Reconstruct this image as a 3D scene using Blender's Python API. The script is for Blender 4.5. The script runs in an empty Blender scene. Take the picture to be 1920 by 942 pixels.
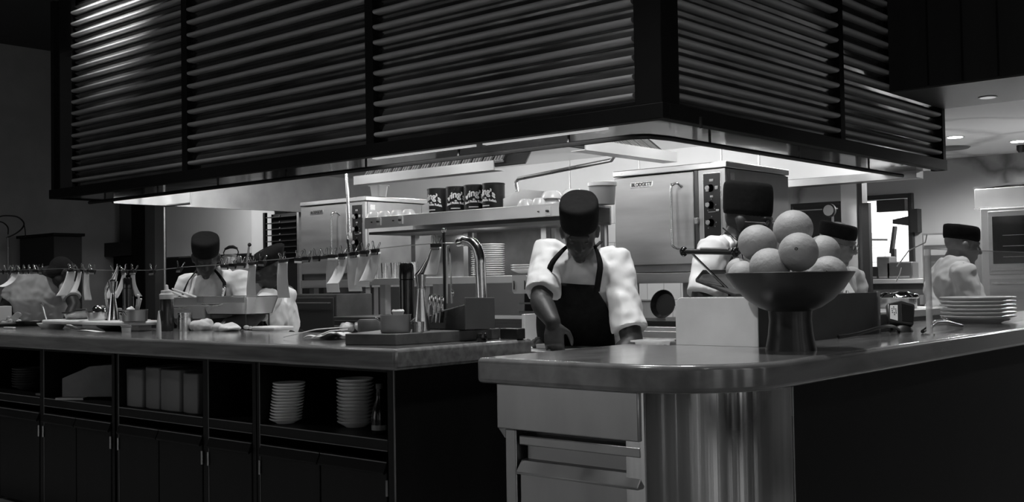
HOODP = 24
STRIP_FILL = 8  # power of the added strips under the hood edge
WIN_GLOW = 1.5
ADDED_WINS = [('x', -4.2, .25, .4, 3.2), ('x', -3.2, .8, .4, 3.2), ('x', -1.3, .3, .4, 3.2), ('x', -.4, 1.0, .4, 3.2), ('x', 1.8, .3, .4, 3.2), ('x', 2.9, .9, .4, 3.2), ('x', 5.2, .3, .4, 3.2), ('y', -.2, .2, .4, 3.2), ('y', -10.5, 1.4, .4, 3.2), ('y', -5.0, .2, .4, 3.2), ('y', 2.3, .3, .4, 3.2), ('y', -8.6, 1.3, .4, 3.2), ('y', -12.8, 1.3, .4, 3.2)]  # added windows, out of view, reflected in the steel
DINING_FILL = [(-7.6, 3.3, 260, 84), (-5.4, 3.3, 330, 84), (-3.3, 3.5, 420, 84), (-2.0, 3.3, 330, 80), (-1.7, 4.9, 110, 60), (-2.2, 6.7, 420, 50), (-1.0, -3.0, 110, 120), (2.5, 0.0, 90, 120), (-6.5, .5, 170, 110)]  # added downlights, unseen, that light counters, slats and people
import bpy, bmesh, math, random
from mathutils import Vector, Matrix, Euler
V = Vector
PI = math.pi
R = math.radians
random.seed(7)
scene = bpy.context.scene
COL = scene.collection

# ------------------------------------------------------------------ camera
YAW, PITCH, ROLL, FPX, CAMZ = .71838, .02875, -.01634, 2042.7, 1.2
_F = V((-math.sin(YAW)*math.cos(PITCH), math.cos(YAW)*math.cos(PITCH), math.sin(PITCH)))
_R = V((math.cos(YAW), math.sin(YAW), 0)); _U = _R.cross(_F)
_R, _U = _R*math.cos(ROLL)+_U*math.sin(ROLL), -_R*math.sin(ROLL)+_U*math.cos(ROLL)
CAM = V((0, 0, CAMZ))
cd = bpy.data.cameras.new('camera'); cam = bpy.data.objects.new('camera', cd); COL.objects.link(cam)
cd.sensor_width = 36; cd.lens = FPX/1920*36; cd.clip_start = .05; cd.clip_end = 100
cam.matrix_world = Matrix((( _R.x, _U.x, -_F.x, 0), (_R.y, _U.y, -_F.y, 0), (_R.z, _U.z, -_F.z, CAMZ), (0, 0, 0, 1)))
scene.camera = cam

def ray(u, v): return _F+_R*((u-960)/FPX)-_U*((v-471)/FPX)
def at(u, v, X=None, Y=None, Z=None):
    d = ray(u, v)
    t = (X/d.x) if X is not None else (Y/d.y) if Y is not None else (Z-CAMZ)/d.z
    return CAM+d*t
def dp(u, v, d): return CAM+ray(u, v)*d

# ------------------------------------------------------------------ materials
def mat(name, col, rough=.5, metal=0., noise=0., nscale=8., stretch=(1, 1, 1), bump=0., bscale=None, spec=.5,
        coat=0., aniso=0., emit=0., rnoise=0., trans=0., alpha=1., sheen=0.):
    m = bpy.data.materials.new(name); m.use_nodes = True
    nt = m.node_tree; N = nt.nodes; L = nt.links
    b = N['Principled BSDF']
    c = (col, col, col, 1) if isinstance(col, (int, float)) else (*col, 1)
    b.inputs['Base Color'].default_value = c
    b.inputs['Roughness'].default_value = rough
    b.inputs['Metallic'].default_value = metal
    b.inputs['Specular IOR Level'].default_value = spec
    b.inputs['Coat Weight'].default_value = coat
    b.inputs['Coat Roughness'].default_value = .12
    b.inputs['Transmission Weight'].default_value = trans
    b.inputs['Alpha'].default_value = alpha
    b.inputs['Sheen Weight'].default_value = sheen
    if emit:
        b.inputs['Emission Color'].default_value = (1, 1, 1, 1); b.inputs['Emission Strength'].default_value = emit
    if aniso:
        b.inputs['Anisotropic'].default_value = aniso
        t = N.new('ShaderNodeTangent'); t.direction_type = 'RADIAL'; t.axis = 'Z'; L.new(t.outputs[0], b.inputs['Tangent'])
    if noise or rnoise or bump:
        tc = N.new('ShaderNodeTexCoord'); mp = N.new('ShaderNodeMapping'); mp.inputs['Scale'].default_value = stretch
        L.new(tc.outputs['Object'], mp.inputs[0])
        nz = N.new('ShaderNodeTexNoise'); nz.inputs['Scale'].default_value = nscale; nz.inputs['Detail'].default_value = 6
        L.new(mp.outputs[0], nz.inputs['Vector'])
        if noise:
            r = N.new('ShaderNodeMapRange'); r.inputs[1].default_value = .3; r.inputs[2].default_value = .7
            r.inputs[3].default_value = 1-noise; r.inputs[4].default_value = 1+noise
            L.new(nz.outputs[0], r.inputs[0])
            mx = N.new('ShaderNodeVectorMath'); mx.operation = 'SCALE'; mx.inputs[0].default_value = c[:3]
            L.new(r.outputs[0], mx.inputs['Scale']); L.new(mx.outputs[0], b.inputs['Base Color'])
        if rnoise:
            r = N.new('ShaderNodeMapRange'); r.inputs[1].default_value = .3; r.inputs[2].default_value = .7
            r.inputs[3].default_value = max(.02, rough-rnoise); r.inputs[4].default_value = rough+rnoise
            L.new(nz.outputs[0], r.inputs[0]); L.new(r.outputs[0], b.inputs['Roughness'])
        if bump:
            n2 = N.new('ShaderNodeTexNoise'); n2.inputs['Scale'].default_value = bscale or nscale; n2.inputs['Detail'].default_value = 4
            L.new(mp.outputs[0], n2.inputs['Vector'])
            bp = N.new('ShaderNodeBump'); bp.inputs['Strength'].default_value = bump; bp.inputs['Distance'].default_value = .01
            L.new(n2.outputs[0], bp.inputs['Height']); L.new(bp.outputs[0], b.inputs['Normal'])
    return m

def marble(name, col, vein, scale=.9, rough=.4):
    m = mat(name, col, rough); nt = m.node_tree; N = nt.nodes; L = nt.links; b = N['Principled BSDF']
    tc = N.new('ShaderNodeTexCoord')
    nz = N.new('ShaderNodeTexNoise'); nz.inputs['Scale'].default_value = 1.3; nz.inputs['Detail'].default_value = 5
    L.new(tc.outputs['Object'], nz.inputs['Vector'])
    ad = N.new('ShaderNodeVectorMath'); ad.operation = 'MULTIPLY_ADD'; ad.inputs[1].default_value = (.55, .55, .55)
    L.new(nz.outputs['Color'], ad.inputs[0]); L.new(tc.outputs['Object'], ad.inputs[2])
    vo = N.new('ShaderNodeTexVoronoi'); vo.feature = 'DISTANCE_TO_EDGE'; vo.inputs['Scale'].default_value = scale
    L.new(ad.outputs[0], vo.inputs['Vector'])
    r = N.new('ShaderNodeValToRGB'); r.color_ramp.elements[0].color = (vein, vein, vein, 1); r.color_ramp.elements[0].position = 0
    r.color_ramp.elements[1].color = (col, col, col, 1); r.color_ramp.elements[1].position = .045
    e = r.color_ramp.elements.new(.02); e.color = (col*.75, col*.75, col*.75, 1)
    L.new(vo.outputs['Distance'], r.inputs[0]); L.new(r.outputs[0], b.inputs['Base Color'])
    return m

def wood(name, c0, c1, rough=.25, stretch=(1, 12, 12), coat=.5):
    m = mat(name, c0, rough, coat=coat); nt = m.node_tree; N = nt.nodes; L = nt.links; b = N['Principled BSDF']
    tc = N.new('ShaderNodeTexCoord'); mp = N.new('ShaderNodeMapping'); mp.inputs['Scale'].default_value = stretch
    L.new(tc.outputs['Object'], mp.inputs[0])
    nz = N.new('ShaderNodeTexNoise'); nz.inputs['Scale'].default_value = 2.2; nz.inputs['Detail'].default_value = 8; nz.inputs['Distortion'].default_value = .4
    L.new(mp.outputs[0], nz.inputs['Vector'])
    r = N.new('ShaderNodeValToRGB'); r.color_ramp.elements[0].color = (c0, c0, c0, 1); r.color_ramp.elements[0].position = .35
    r.color_ramp.elements[1].color = (c1, c1, c1, 1); r.color_ramp.elements[1].position = .65
    L.new(nz.outputs[0], r.inputs[0]); L.new(r.outputs[0], b.inputs['Base Color'])
    mr = N.new('ShaderNodeMapRange'); mr.inputs[3].default_value = rough*.7; mr.inputs[4].default_value = rough*1.5
    L.new(nz.outputs[0], mr.inputs[0]); L.new(mr.outputs[0], b.inputs['Roughness'])
    return m

def grout(name, col, gcol, sx, sz, rough=.3):
    """flat tile pattern over object XZ"""
    m = mat(name, col, rough); nt = m.node_tree; N = nt.nodes; L = nt.links; b = N['Principled BSDF']
    tc = N.new('ShaderNodeTexCoord'); mp = N.new('ShaderNodeMapping'); mp.inputs['Rotation'].default_value = (PI/2, 0, 0)
    L.new(tc.outputs['Object'], mp.inputs[0])
    br = N.new('ShaderNodeTexBrick'); br.inputs['Color1'].default_value = (col, col, col, 1); br.inputs['Color2'].default_value = (col*.9, col*.9, col*.9, 1)
    br.inputs['Mortar'].default_value = (gcol, gcol, gcol, 1); br.inputs['Scale'].default_value = 1
    br.inputs['Brick Width'].default_value = sx; br.inputs['Row Height'].default_value = sz; br.inputs['Mortar Size'].default_value = .004
    L.new(mp.outputs[0], br.inputs[0]); L.new(br.outputs[0], b.inputs['Base Color'])
    return m

M = {}
M['floor'] = mat('floor_tile', .16, .4, noise=.3, nscale=4)
M['wall_dark'] = mat('wall_dark', .10, .8, noise=.08, nscale=3)
M['wall_left'] = mat('wall_left_plaster', .45, .8, noise=.08, nscale=3)
M['wall_white'] = mat('white_wall_panel', .76, .45, noise=.05, nscale=2)
M['ceil_dark'] = mat('ceiling_dark', .06, .8)
M['panel_dark'] = mat('bulkhead_dark', .012, .5, noise=.3, nscale=1.5, stretch=(6, 6, .5))
M['marble'] = marble('marble_wall', .36, .14, .42)
M['marble_ceil'] = marble('marble_ceiling', .8, .45, .4, .4)
M['tile'] = grout('white_tile', .6, .3, .2, .2)
M['steel'] = mat('brushed_steel', .60, .34, 1, noise=.08, nscale=3, stretch=(1, 1, 8), rnoise=.07)
M['steel_b'] = mat('bright_steel', .72, .28, 1, noise=.07, nscale=2.5, rnoise=.1)
M['steel_d'] = mat('dull_steel', .36, .42, 1, noise=.12, nscale=5, rnoise=.08)
M['steel_curved'] = mat('curved_steel', .80, .11, 1, noise=.1, nscale=3, stretch=(14, 14, .05), bump=.10, bscale=2.2, rnoise=.06, aniso=.0)
M['steel_front'] = mat('drawer_steel', .38, .33, 1, noise=.08, nscale=3, stretch=(3, 3, 1), rnoise=.05)
M['chrome'] = mat('chrome', .85, .08, 1)
M['black_glass'] = mat('black_glossy_panel', .010, .10, 0, spec=.9, rnoise=.03, nscale=5, bump=.05, bscale=3, stretch=(1, 1, 6))
M['mirror_dark'] = mat('dark_mirror_strip', .20, .13, .9, bump=.08, bscale=4, nscale=3, noise=.3, stretch=(1,1,3))
M['fascia'] = mat('fascia_steel', .30, .42, .5, noise=.06, nscale=2)
M['slat'] = mat('dark_lacquer_slat', .38, .45, 0, spec=.35)
M['win_glow'] = mat('added_window_glow', .5, .5, emit=WIN_GLOW)  # glow of the added dining windows
M['glow_strip'] = mat('added_strip_glow', .8, .5, emit=.33)  # glow of the added hood-edge strips
M['steel_hi'] = mat('light_steel', .62, .38, .5, noise=.05, nscale=3, rnoise=.06)
M['post'] = mat('dark_post', .004, .6, 0, noise=.2, spec=.2)
M['soffit'] = mat('polished_soffit', .055, .12, 1, bump=.12, bscale=2.5, nscale=2, noise=.25)
M['black'] = mat('black_plastic', .012, .4)
M['black_m'] = mat('black_metal', .02, .3, .3)
M['blackcloth'] = mat('black_cloth', .010, .9, spec=.12, noise=.3, nscale=30, bump=.25, bscale=25)
M['hatcloth'] = mat('hat_cloth', .009, .9, spec=.12, noise=.2, nscale=40, bump=.2, bscale=30)
M['shirt'] = mat('white_shirt', .66, .85, noise=.04, nscale=10, bump=.9, bscale=7, stretch=(1, 1, .45))
M['greyshirt'] = mat('white_tee_shirt', .42, .9, noise=.06, nscale=8, bump=.4, bscale=8)
M['skin'] = mat('dark_skin', .034, .5, spec=.28, noise=.15, nscale=20, bump=.08, bscale=60)
M['skin_m'] = mat('medium_skin', .17, .5, noise=.12, nscale=20, bump=.08, bscale=60)
M['skin_l'] = mat('lighter_skin', .11, .5, noise=.12, nscale=20)
M['hair'] = mat('black_hair', .006, .9, noise=.3, nscale=60, bump=.5, bscale=80)
M['eye'] = mat('eye_surface', .06, .5)
M['top'] = wood('counter_wood', .12, .20, .15, (1.2, 14, 14), 1.)
M['top_r'] = wood('counter_wood_right', .11, .18, .2, (5, 1.0, 5), .9)
M['cab'] = mat('dark_cabinet', .004, .5, spec=.22, noise=.35, nscale=2, stretch=(6, 6, .6))
M['cab_in'] = mat('cabinet_inside', .016, .6)
M['cab_edge'] = mat('cabinet_edge', .16, .3, noise=.2)
M['wood_d'] = wood('dark_tray_wood', .05, .09, .4, (1, 8, 8), .1)
M['wood_m'] = wood('bowl_wood', .012, .024, .35, (2, 2, 7), .1)
M['board'] = mat('white_board', .62, .45, noise=.06)
M['china'] = mat('white_china', .68, .18, coat=.3)
M['china_g'] = mat('stoneware', .75, .22, noise=.08, nscale=10)
M['paper'] = mat('paper', .72, .8, noise=.05)
M['cloth'] = mat('kitchen_cloth', .5, .9, noise=.12, nscale=15, bump=.5, bscale=20)
M['can'] = mat('can_label', .016, .42, spec=.25)
M['lettering'] = mat('white_lettering', .8, .6)
M['darkletter'] = mat('dark_lettering', .05, .6)
M['plastic_w'] = mat('white_plastic', .55, .4)
M['plastic_g'] = mat('grey_plastic', .28, .5)
M['sauce'] = mat('dark_sauce', .02, .25, coat=.4)
M['fruit'] = mat('grapefruit_skin', .34, .58, noise=.12, nscale=6, bump=.22, bscale=70)
M['food'] = mat('food', .35, .7, noise=.5, nscale=30, bump=.6, bscale=30)
M['food_d'] = mat('browned_food', .10, .7, noise=.5, nscale=30, bump=.6, bscale=30)
M['glow'] = mat('lamp_glow', .9, .5, emit=30)
M['glow_s'] = mat('lamp_glow_soft', .9, .5, emit=9)
M['lamp_dim'] = mat('dim_lamp', .5, .5, emit=.35)
M['black_sat'] = mat('black_satin', .015, .3, rnoise=.1)
M['steel_plate'] = mat('grey_plate', .12, .5, .5, noise=.08)
M['steel_b2'] = mat('tap_steel', .6, .16, 1)
M['plastic_s'] = mat('pale_bags', .13, .5, noise=.12, nscale=4)
M['steel_lit'] = mat('lit_front_steel', .9, .6, .0, noise=.10, nscale=5, rnoise=.08)  # housing front, lightened in colour to look lit
M['steel_shaded'] = mat('shaded_casing', .045, .4, .3, noise=.2)  # same housing's side, darkened in colour to look shaded
M['wood_k'] = wood('bowl_foot_wood', .008, .016, .4, (2, 2, 7), .1)
M['dark_mid0'] = mat('bulkhead_underside', .05, .35)
M['dark_steel2'] = mat('dispenser_metal', .16, .35, .7, noise=.15)
M['led'] = mat('lit_display', .5, .5, emit=.6)

def glass_mat(name, tint=.9, refl=.08, rough=.02):
    m = bpy.data.materials.new(name); m.use_nodes = True; nt = m.node_tree; N = nt.nodes; L = nt.links
    for n in list(N): N.remove(n)
    o = N.new('ShaderNodeOutputMaterial'); t = N.new('ShaderNodeBsdfTransparent'); t.inputs[0].default_value = (tint, tint, tint, 1)
    g = N.new('ShaderNodeBsdfGlossy'); g.inputs['Roughness'].default_value = rough; g.inputs[0].default_value = (1, 1, 1, 1)
    mx = N.new('ShaderNodeMixShader'); mx.inputs[0].default_value = refl
    L.new(t.outputs[0], mx.inputs[1]); L.new(g.outputs[0], mx.inputs[2]); L.new(mx.outputs[0], o.inputs[0])
    return m
M['glass'] = glass_mat('clear_glass', .93)
M['frost'] = mat('frosted_edge', .35, .5, alpha=.55)
M['clear'] = mat('clear_plastic', .75, .25, alpha=.6)

# ------------------------------------------------------------------ mesh builder
class MB:
    def __init__(s): s.v = []; s.f = []
    def add(s, vs, fs):
        o = len(s.v); s.v += [V(p) for p in vs]; s.f += [tuple(i+o for i in f) for f in fs]; return s
    def box(s, x0, x1, y0, y1, z0, z1):
        return s.add([(x0, y0, z0), (x1, y0, z0), (x1, y1, z0), (x0, y1, z0), (x0, y0, z1), (x1, y0, z1), (x1, y1, z1), (x0, y1, z1)],
                     [(0, 3, 2, 1), (4, 5, 6, 7), (0, 1, 5, 4), (1, 2, 6, 5), (2, 3, 7, 6), (3, 0, 4, 7)])
    def obox(s, c, size, rot=(0, 0, 0)):
        m = Euler(rot).to_matrix(); a, b, d = [x/2 for x in size]; c = V(c)
        vs = [c+m@V(p) for p in [(-a, -b, -d), (a, -b, -d), (a, b, -d), (-a, b, -d), (-a, -b, d), (a, -b, d), (a, b, d), (-a, b, d)]]
        return s.add(vs, [(0, 3, 2, 1), (4, 5, 6, 7), (0, 1, 5, 4), (1, 2, 6, 5), (2, 3, 7, 6), (3, 0, 4, 7)])
    def rings(s, rs, cap=True, close=False):
        n = len(rs[0]); o = len(s.v)
        for r in rs: s.v += [V(p) for p in r]
        k = len(rs)
        for i in range(k if close else k-1):
            a = o+i*n; b = o+((i+1) % k)*n
            for j in range(n): s.f.append((a+j, a+(j+1) % n, b+(j+1) % n, b+j))
        if cap and not close:
            s.f.append(tuple(o+j for j in reversed(range(n)))); s.f.append(tuple(o+(k-1)*n+j for j in range(n)))
        return s
    def lathe(s, prof, c=(0, 0, 0), n=28, m=None, cap=True, sx=1, sy=1):
        c = V(c); rs = []
        for r, z in prof:
            ring = []
            for j in range(n):
                a = 2*PI*j/n; p = V((max(r, 1e-4)*math.cos(a)*sx, max(r, 1e-4)*math.sin(a)*sy, z))
                ring.append(c+(m@p if m else p))
            rs.append(ring)
        return s.rings(rs, cap)
    def tube(s, pts, r, n=10, cap=True, close=False, flat=1.):
        pts = [V(p) for p in pts]; k = len(pts); rs = []
        if not isinstance(r, (list, tuple)): r = [r]*k
        up = None
        for i, p in enumerate(pts):
            a = pts[i-1] if (i > 0 or close) else p; b = pts[(i+1) % k] if (i < k-1 or close) else p
            t = (b-a).normalized()
            if up is None:
                up = t.cross(V((0, 0, 1)));
                if up.length < .05: up = t.cross(V((0, 1, 0)))
                up.normalize()
            up = (up-t*up.dot(t)).normalized(); w = t.cross(up)
            rs.append([p+up*(math.cos(2*PI*j/n)*r[i])+w*(math.sin(2*PI*j/n)*r[i]*flat) for j in range(n)])
        return s.rings(rs, cap, close)
    def ell(s, c, r, rot=None, nu=20, nv=12):
        c = V(c); rs = []
        for i in range(nv+1):
            th = PI*i/nv; ring = []
            for j in range(nu):
                ph = 2*PI*j/nu
                p = V((r[0]*max(math.sin(th), 1e-3)*math.cos(ph), r[1]*max(math.sin(th), 1e-3)*math.sin(ph), -r[2]*math.cos(th)))
                ring.append(c+(rot@p if rot else p))
            rs.append(ring)
        return s.rings(rs)
    def prism(s, poly, z0, z1):
        return s.rings([[(x, y, z0) for x, y in poly], [(x, y, z1) for x, y in poly]])
    def ext(s, poly3, d):
        d = V(d); return s.rings([[V(p) for p in poly3], [V(p)+d for p in poly3]])
    def grid(s, fn, nu, nv):
        o = len(s.v)
        for i in range(nu+1):
            for j in range(nv+1): s.v.append(V(fn(i/nu, j/nv)))
        for i in range(nu):
            for j in range(nv):
                a = o+i*(nv+1)+j; s.f.append((a, a+nv+1, a+nv+2, a+1))
        return s
    def build(s, name, m, parent=None, org=None, bevel=0, smooth=38, solid=0, remesh=0, disp=None, subsurf=0, seg=2):
        if org is None: org = parent.location.copy() if parent else V((0, 0, 0))
        if parent and parent.get('_org'): org = V(parent['_org'])
        org = V(org)
        me = bpy.data.meshes.new(name); me.from_pydata([tuple(p-org) for p in s.v], [], s.f); me.update()
        bm = bmesh.new(); bm.from_mesh(me); bmesh.ops.recalc_face_normals(bm, faces=bm.faces) if not solid else None; bm.to_mesh(me); bm.free()
        o = bpy.data.objects.new(name, me); COL.objects.link(o); me.materials.append(m if not isinstance(m, str) else M[m])
        if parent: o.parent = parent
        else: o.location = org
        o['_org'] = list(org)
        if smooth:
            me.polygons.foreach_set('use_smooth', [True]*len(me.polygons)); me.set_sharp_from_angle(angle=R(smooth))
        if solid:
            d = o.modifiers.new('solid', 'SOLIDIFY'); d.thickness = solid; d.offset = 0
        if remesh:
            d = o.modifiers.new('remesh', 'REMESH'); d.mode = 'VOXEL'; d.voxel_size = remesh; d.use_smooth_shade = True
            d = o.modifiers.new('smooth', 'SMOOTH'); d.factor = .6; d.iterations = 4
        if disp:
            tx = bpy.data.textures.new(name+'_folds', 'CLOUDS'); tx.noise_scale = disp[1]; tx.noise_depth = 1
            d = o.modifiers.new('folds', 'DISPLACE'); d.texture = tx; d.strength = disp[0]; d.mid_level = .5
            if len(disp) > 2:
                t2 = bpy.data.textures.new(name+'_creases', 'WOOD'); t2.wood_type = 'BANDNOISE'; t2.noise_scale = .09; t2.turbulence = 9
                d = o.modifiers.new('creases', 'DISPLACE'); d.texture = t2; d.strength = disp[2]; d.mid_level = .5
        if bevel:
            d = o.modifiers.new('bevel', 'BEVEL'); d.width = bevel; d.segments = seg; d.limit_method = 'ANGLE'; d.angle_limit = R(40)
        if subsurf:
            d = o.modifiers.new('sub', 'SUBSURF'); d.levels = d.render_levels = subsurf
        return o

def tag(o, label=None, cat=None, group=None, kind=None):
    if label: o['label'] = label
    if cat: o['category'] = cat
    if group: o['group'] = group
    if kind: o['kind'] = kind
    return o
def thing(name, label, cat, loc, group=None):
    e = bpy.data.objects.new(name, None); COL.objects.link(e); e.location = V(loc); e.empty_display_size = .1
    return tag(e, label, cat, group)
def struct(o): o['kind'] = 'structure'; return o
def dup(o, parent=None):
    c = o.copy(); COL.objects.link(c)
    if parent: c.parent = parent
    for ch in [x for x in COL.objects if x.parent == o]: dup(ch, c)
    return c
def put(o, loc, rz=0, label=None, rot=None, sc=None):
    o.location = V(loc); o.rotation_euler = rot or (0, 0, rz)
    if label: o['label'] = label
    if sc: o.scale = sc if isinstance(sc, tuple) else (sc,)*3
    return o
def B(*a): return MB().box(*a)
def arc(c, r, a0, a1, n, f=lambda x, y: (x, y)):
    return [f(c[0]+r*math.cos(a0+(a1-a0)*i/n), c[1]+r*math.sin(a0+(a1-a0)*i/n)) for i in range(n+1)]

def spline(P, k=6):
    P = [V(p) for p in P]; o = []
    for i in range(len(P)-1):
        a, b, c, d = P[max(i-1, 0)], P[i], P[i+1], P[min(i+2, len(P)-1)]
        for j in range(k):
            t = j/k; o.append(.5*((2*b)+(c-a)*t+(2*a-5*b+4*c-d)*t*t+(3*b-3*c+d-a)*t**3))
    return o+[P[-1]]
def text_mesh(txt, size, extr=.0006, offset=0., align='CENTER'):
    c = bpy.data.curves.new('lettering', 'FONT'); c.body = txt; c.size = size; c.extrude = extr; c.offset = offset
    c.align_x = align; c.align_y = 'CENTER'; c.resolution_u = 3
    o = bpy.data.objects.new('tmp_text', c); COL.objects.link(o)
    dg = bpy.context.evaluated_depsgraph_get(); me = bpy.data.meshes.new_from_object(o.evaluated_get(dg))
    vs = [v.co.copy() for v in me.vertices]; fs = [tuple(p.vertices) for p in me.polygons]
    COL.objects.unlink(o); bpy.data.objects.remove(o); bpy.data.curves.remove(c); bpy.data.meshes.remove(me)
    return vs, fs

# ------------------------------------------------------------------ key dimensions
ZC = .96                       # counter top height
HX0, HX1, HY0, HY1, HZ = -10.27, -3.27, 5.0, 9.28, 2.08     # hood cladding
CE = 4.7

# ------------------------------------------------------------------ room shell
struct(B(-15.5, 4, -7, 15, -.1, 0).build('floor', 'floor'))
struct(B(-15.5, 4, -7, 15, CE, CE+.1).build('ceiling', 'ceil_dark'))
struct(B(-15.6, -15.5, -7, 15, 0, CE).build('wall_left', 'wall_left'))
struct(B(4, 4.1, -7, 15, 0, CE).build('wall_right', 'wall_dark'))
struct(B(-15.5, 4, -7.1, -7, 0, CE).build('wall_front', 'wall_dark'))
# added glowing windows behind and right of the viewpoint, for reflections and fill
for i, (ax_, c0, wd_, z0_, z1_) in enumerate(ADDED_WINS):
    m_ = MB(); p_ = MB(); t_ = .06
    for a0_, a1_, b0_, b1_ in ((c0-t_, c0, z0_-t_, z1_+t_), (c0+wd_, c0+wd_+t_, z0_-t_, z1_+t_), (c0, c0+wd_, z1_, z1_+t_), (c0, c0+wd_, z0_-t_, z0_), (c0, c0+wd_, (z0_+z1_)/2-.02, (z0_+z1_)/2+.02)):
        if ax_ == 'x': m_.box(3.9, 4.0, a0_, a1_, b0_, b1_)
        else: m_.box(a0_, a1_, -7.0, -6.9, b0_, b1_)
    if ax_ == 'x': p_.box(3.96, 3.99, c0, c0+wd_, z0_, z1_)
    else: p_.box(c0, c0+wd_, -6.99, -6.96, z0_, z1_)
    wn = struct(m_.build('window_%d' % (i+2), 'post')); p_.build('pane', 'win_glow', wn, smooth=0)
# back wall with the lit opening
wx0, wx1, wz0, wz1 = -5.80, -5.20, 1.32, 2.17
wb = MB(); wb.box(-15.5, wx0, 13.5, 13.6, 0, CE).box(wx1, 4, 13.5, 13.6, 0, CE).box(wx0, wx1, 13.5, 13.6, 0, wz0).box(wx0, wx1, 13.5, 13.6, wz1, CE)
struct(wb.build('wall_back', 'marble', smooth=0))
struct(B(-7.2, -4.2, 14.9, 15, .6, 3).build('wall_far', 'tile'))
fr = MB(); t = .06
fr.box(wx0-t, wx0, 13.44, 13.62, wz0-t, wz1+t).box(wx1, wx1+t, 13.44, 13.62, wz0-t, wz1+t).box(wx0, wx1, 13.44, 13.62, wz1, wz1+t).box(wx0, wx1, 13.44, 13.62, wz0-t, wz0)
wf = struct(fr.build('window_1', 'black', bevel=.006))
B(wx0+.22, wx1-.02, 13.40, 13.50, wz1-.16, wz1-.01).build('window_blind', 'black', wf)
# ceiling of the back kitchen and the dark bulkhead to the right of the hood
struct(B(HX1, 4, 8.15, HY1, 2.61, CE).build('trim_1', 'panel_dark', bevel=.004))
struct(B(HX1, 4, 8.155, HY1, 2.6, 2.61).build('trim_8', 'dark_mid0'))
seams = MB()
for x in (-2.97, -2.72, -2.47, -2.2, -1.9): seams.box(x-.006, x+.006, 8.143, 8.15, 2.62, CE)
struct(seams.build('trim_2', 'post', smooth=0))
struct(B(-15.5, 4, HY1, 13.5, 2.62, 2.7).build('ceiling.001', 'marble_ceil'))
# white service wall left of the ovens (faces the room) and its return
struct(B(-14.05, -11.86, 8.5, 8.6, 1.64, 2.62).build('wall_service', 'wall_white'))
struct(B(-11.86, -11.36, 8.42, 8.6, 1.6, 2.62).build('trim_3', 'wall_white', bevel=.01))
struct(B(-14.05, -11.36, 8.5, 8.6, 0, 1.62).build('trim_4', 'panel_dark'))
struct(B(-14.62, -14.28, 8.3, 8.7, 0, 2.62).build('trim_5', 'post'))
struct(B(-14.28, -14.02, 8.32, 8.7, 0, 2.62).build('trim_6', 'wall_dark'))
struct(B(-15.5, -14.62, 8.6, 8.7, 0, CE).build('trim_7', 'wall_dark'))

# ------------------------------------------------------------------ hood cladding
hood = thing('hood_cladding', 'huge dark louvred box hanging over the kitchen line with glossy horizontal slats', 'hood', (HX1, HY0, HZ))
CH = 4.0
def louvre(name, axis, a0, a1, face):
    """slats between a0..a1 along axis; outward side at `face`"""
    prof = []; tubes = []                        # (outward, z)
    pitch = .1065; z = 2.200
    while z < CH-.1:
        t_ = []
        for k in range(9):
            a = -PI/2+PI*k/8
            t_.append((.010+.024*math.cos(a), z+.030+.0165*math.sin(a)))
        tubes.append([(-.03, z+.0135)]+t_+[(-.03, z+.0465)])
        prof.append((-.030, z+.040)); prof.append((-.030, z+.054)); 
        prof.append((-.004, z+.096)); prof.append((-.03, z+.102))
        z += pitch
    prof.append((-.07, z)); prof.append((-.07, 2.18)); prof.append((-.03, 2.18))
    def P(a, o, z): return (a, face-o, z) if axis == 'x' else (face+o, a, z)
    mb = MB(); n = 1
    rs = [[P(a0+(a1-a0)*i/n, o, z) for o, z in prof] for i in range(n+1)]
    mb.rings(rs, True)
    o = mb.build(name, 'mirror_dark', hood, smooth=30)
    tb = MB()
    for tp in tubes: tb.rings([[P(a0+(a1-a0)*i/n, o_, z_) for o_, z_ in tp] for i in range(n+1)], True)
    tb.build('half_round_slats', 'slat', o, smooth=50)
    return o
edges = [HX0+.36, -7.95, -5.65, HX1-.16]
for i in range(3): louvre('louvre_panel', 'x', edges[i]+.03, edges[i+1]-.03, HY0+.03)
ey = [HY0+.16, 7.30, HY1-.02]
for i in range(2): louvre('louvre_panel', 'y', ey[i]+.02, ey[i+1]-.03, HX1-.03)
for x in (-7.95, -5.65): B(x-.04, x+.04, HY0-.005, HY0+.09, HZ+.085, CH).build('mullion', 'post', hood)
B(HX1-.09, HX1+.005, 7.265, 7.335, HZ+.085, CH).build('mullion', 'post', hood)
B(HX1-.17, HX1+.01, HY0-.01, HY0+.17, HZ+.085, CH).build('corner_post', 'post', hood, bevel=.006)
B(HX0, HX0+.06, HY0-.01, HY0+.1, HZ+.085, CH).build('end_post', 'post', hood)
B(HX0+.06, HX0+.36, HY0+.02, HY0+.06, HZ+.085, CH).build('end_panel', 'black_glass', hood, smooth=0)
B(HX1-.1, HX1+.01, HY1-.04, HY1+.02, HZ+.0, 2.62).build('end_post', 'post', hood)
rim = MB(); rim.box(HX0-.03, HX1+.02, HY0-.02, HY0+.05, HZ, HZ+.088).box(HX1-.05, HX1+.02, HY0+.05, HY1+.02, HZ, HZ+.088)
rim.box(HX0-.03, HX0+.03, HY0+.05, HY1, HZ, HZ+.088)
rim.build('bottom_band', 'post', hood, bevel=.004)
B(HX0, HX1-.05, HY0+.1, HY0+.14, HZ+.05, CH).build('backing_panel', 'black_glass', hood)
B(HX1-.14, HX1-.1, HY0+.14, HY1, HZ+.05, CH).build('backing_panel', 'black_glass', hood)
B(HX0, HX0+.03, HY0+.1, HY1, HZ+.05, CH).build('backing_panel', 'black_glass', hood)
B(HX0, HX1-.12, HY0+.1, HY1, CH-.05, CH).build('top_panel', 'post', hood)
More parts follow.
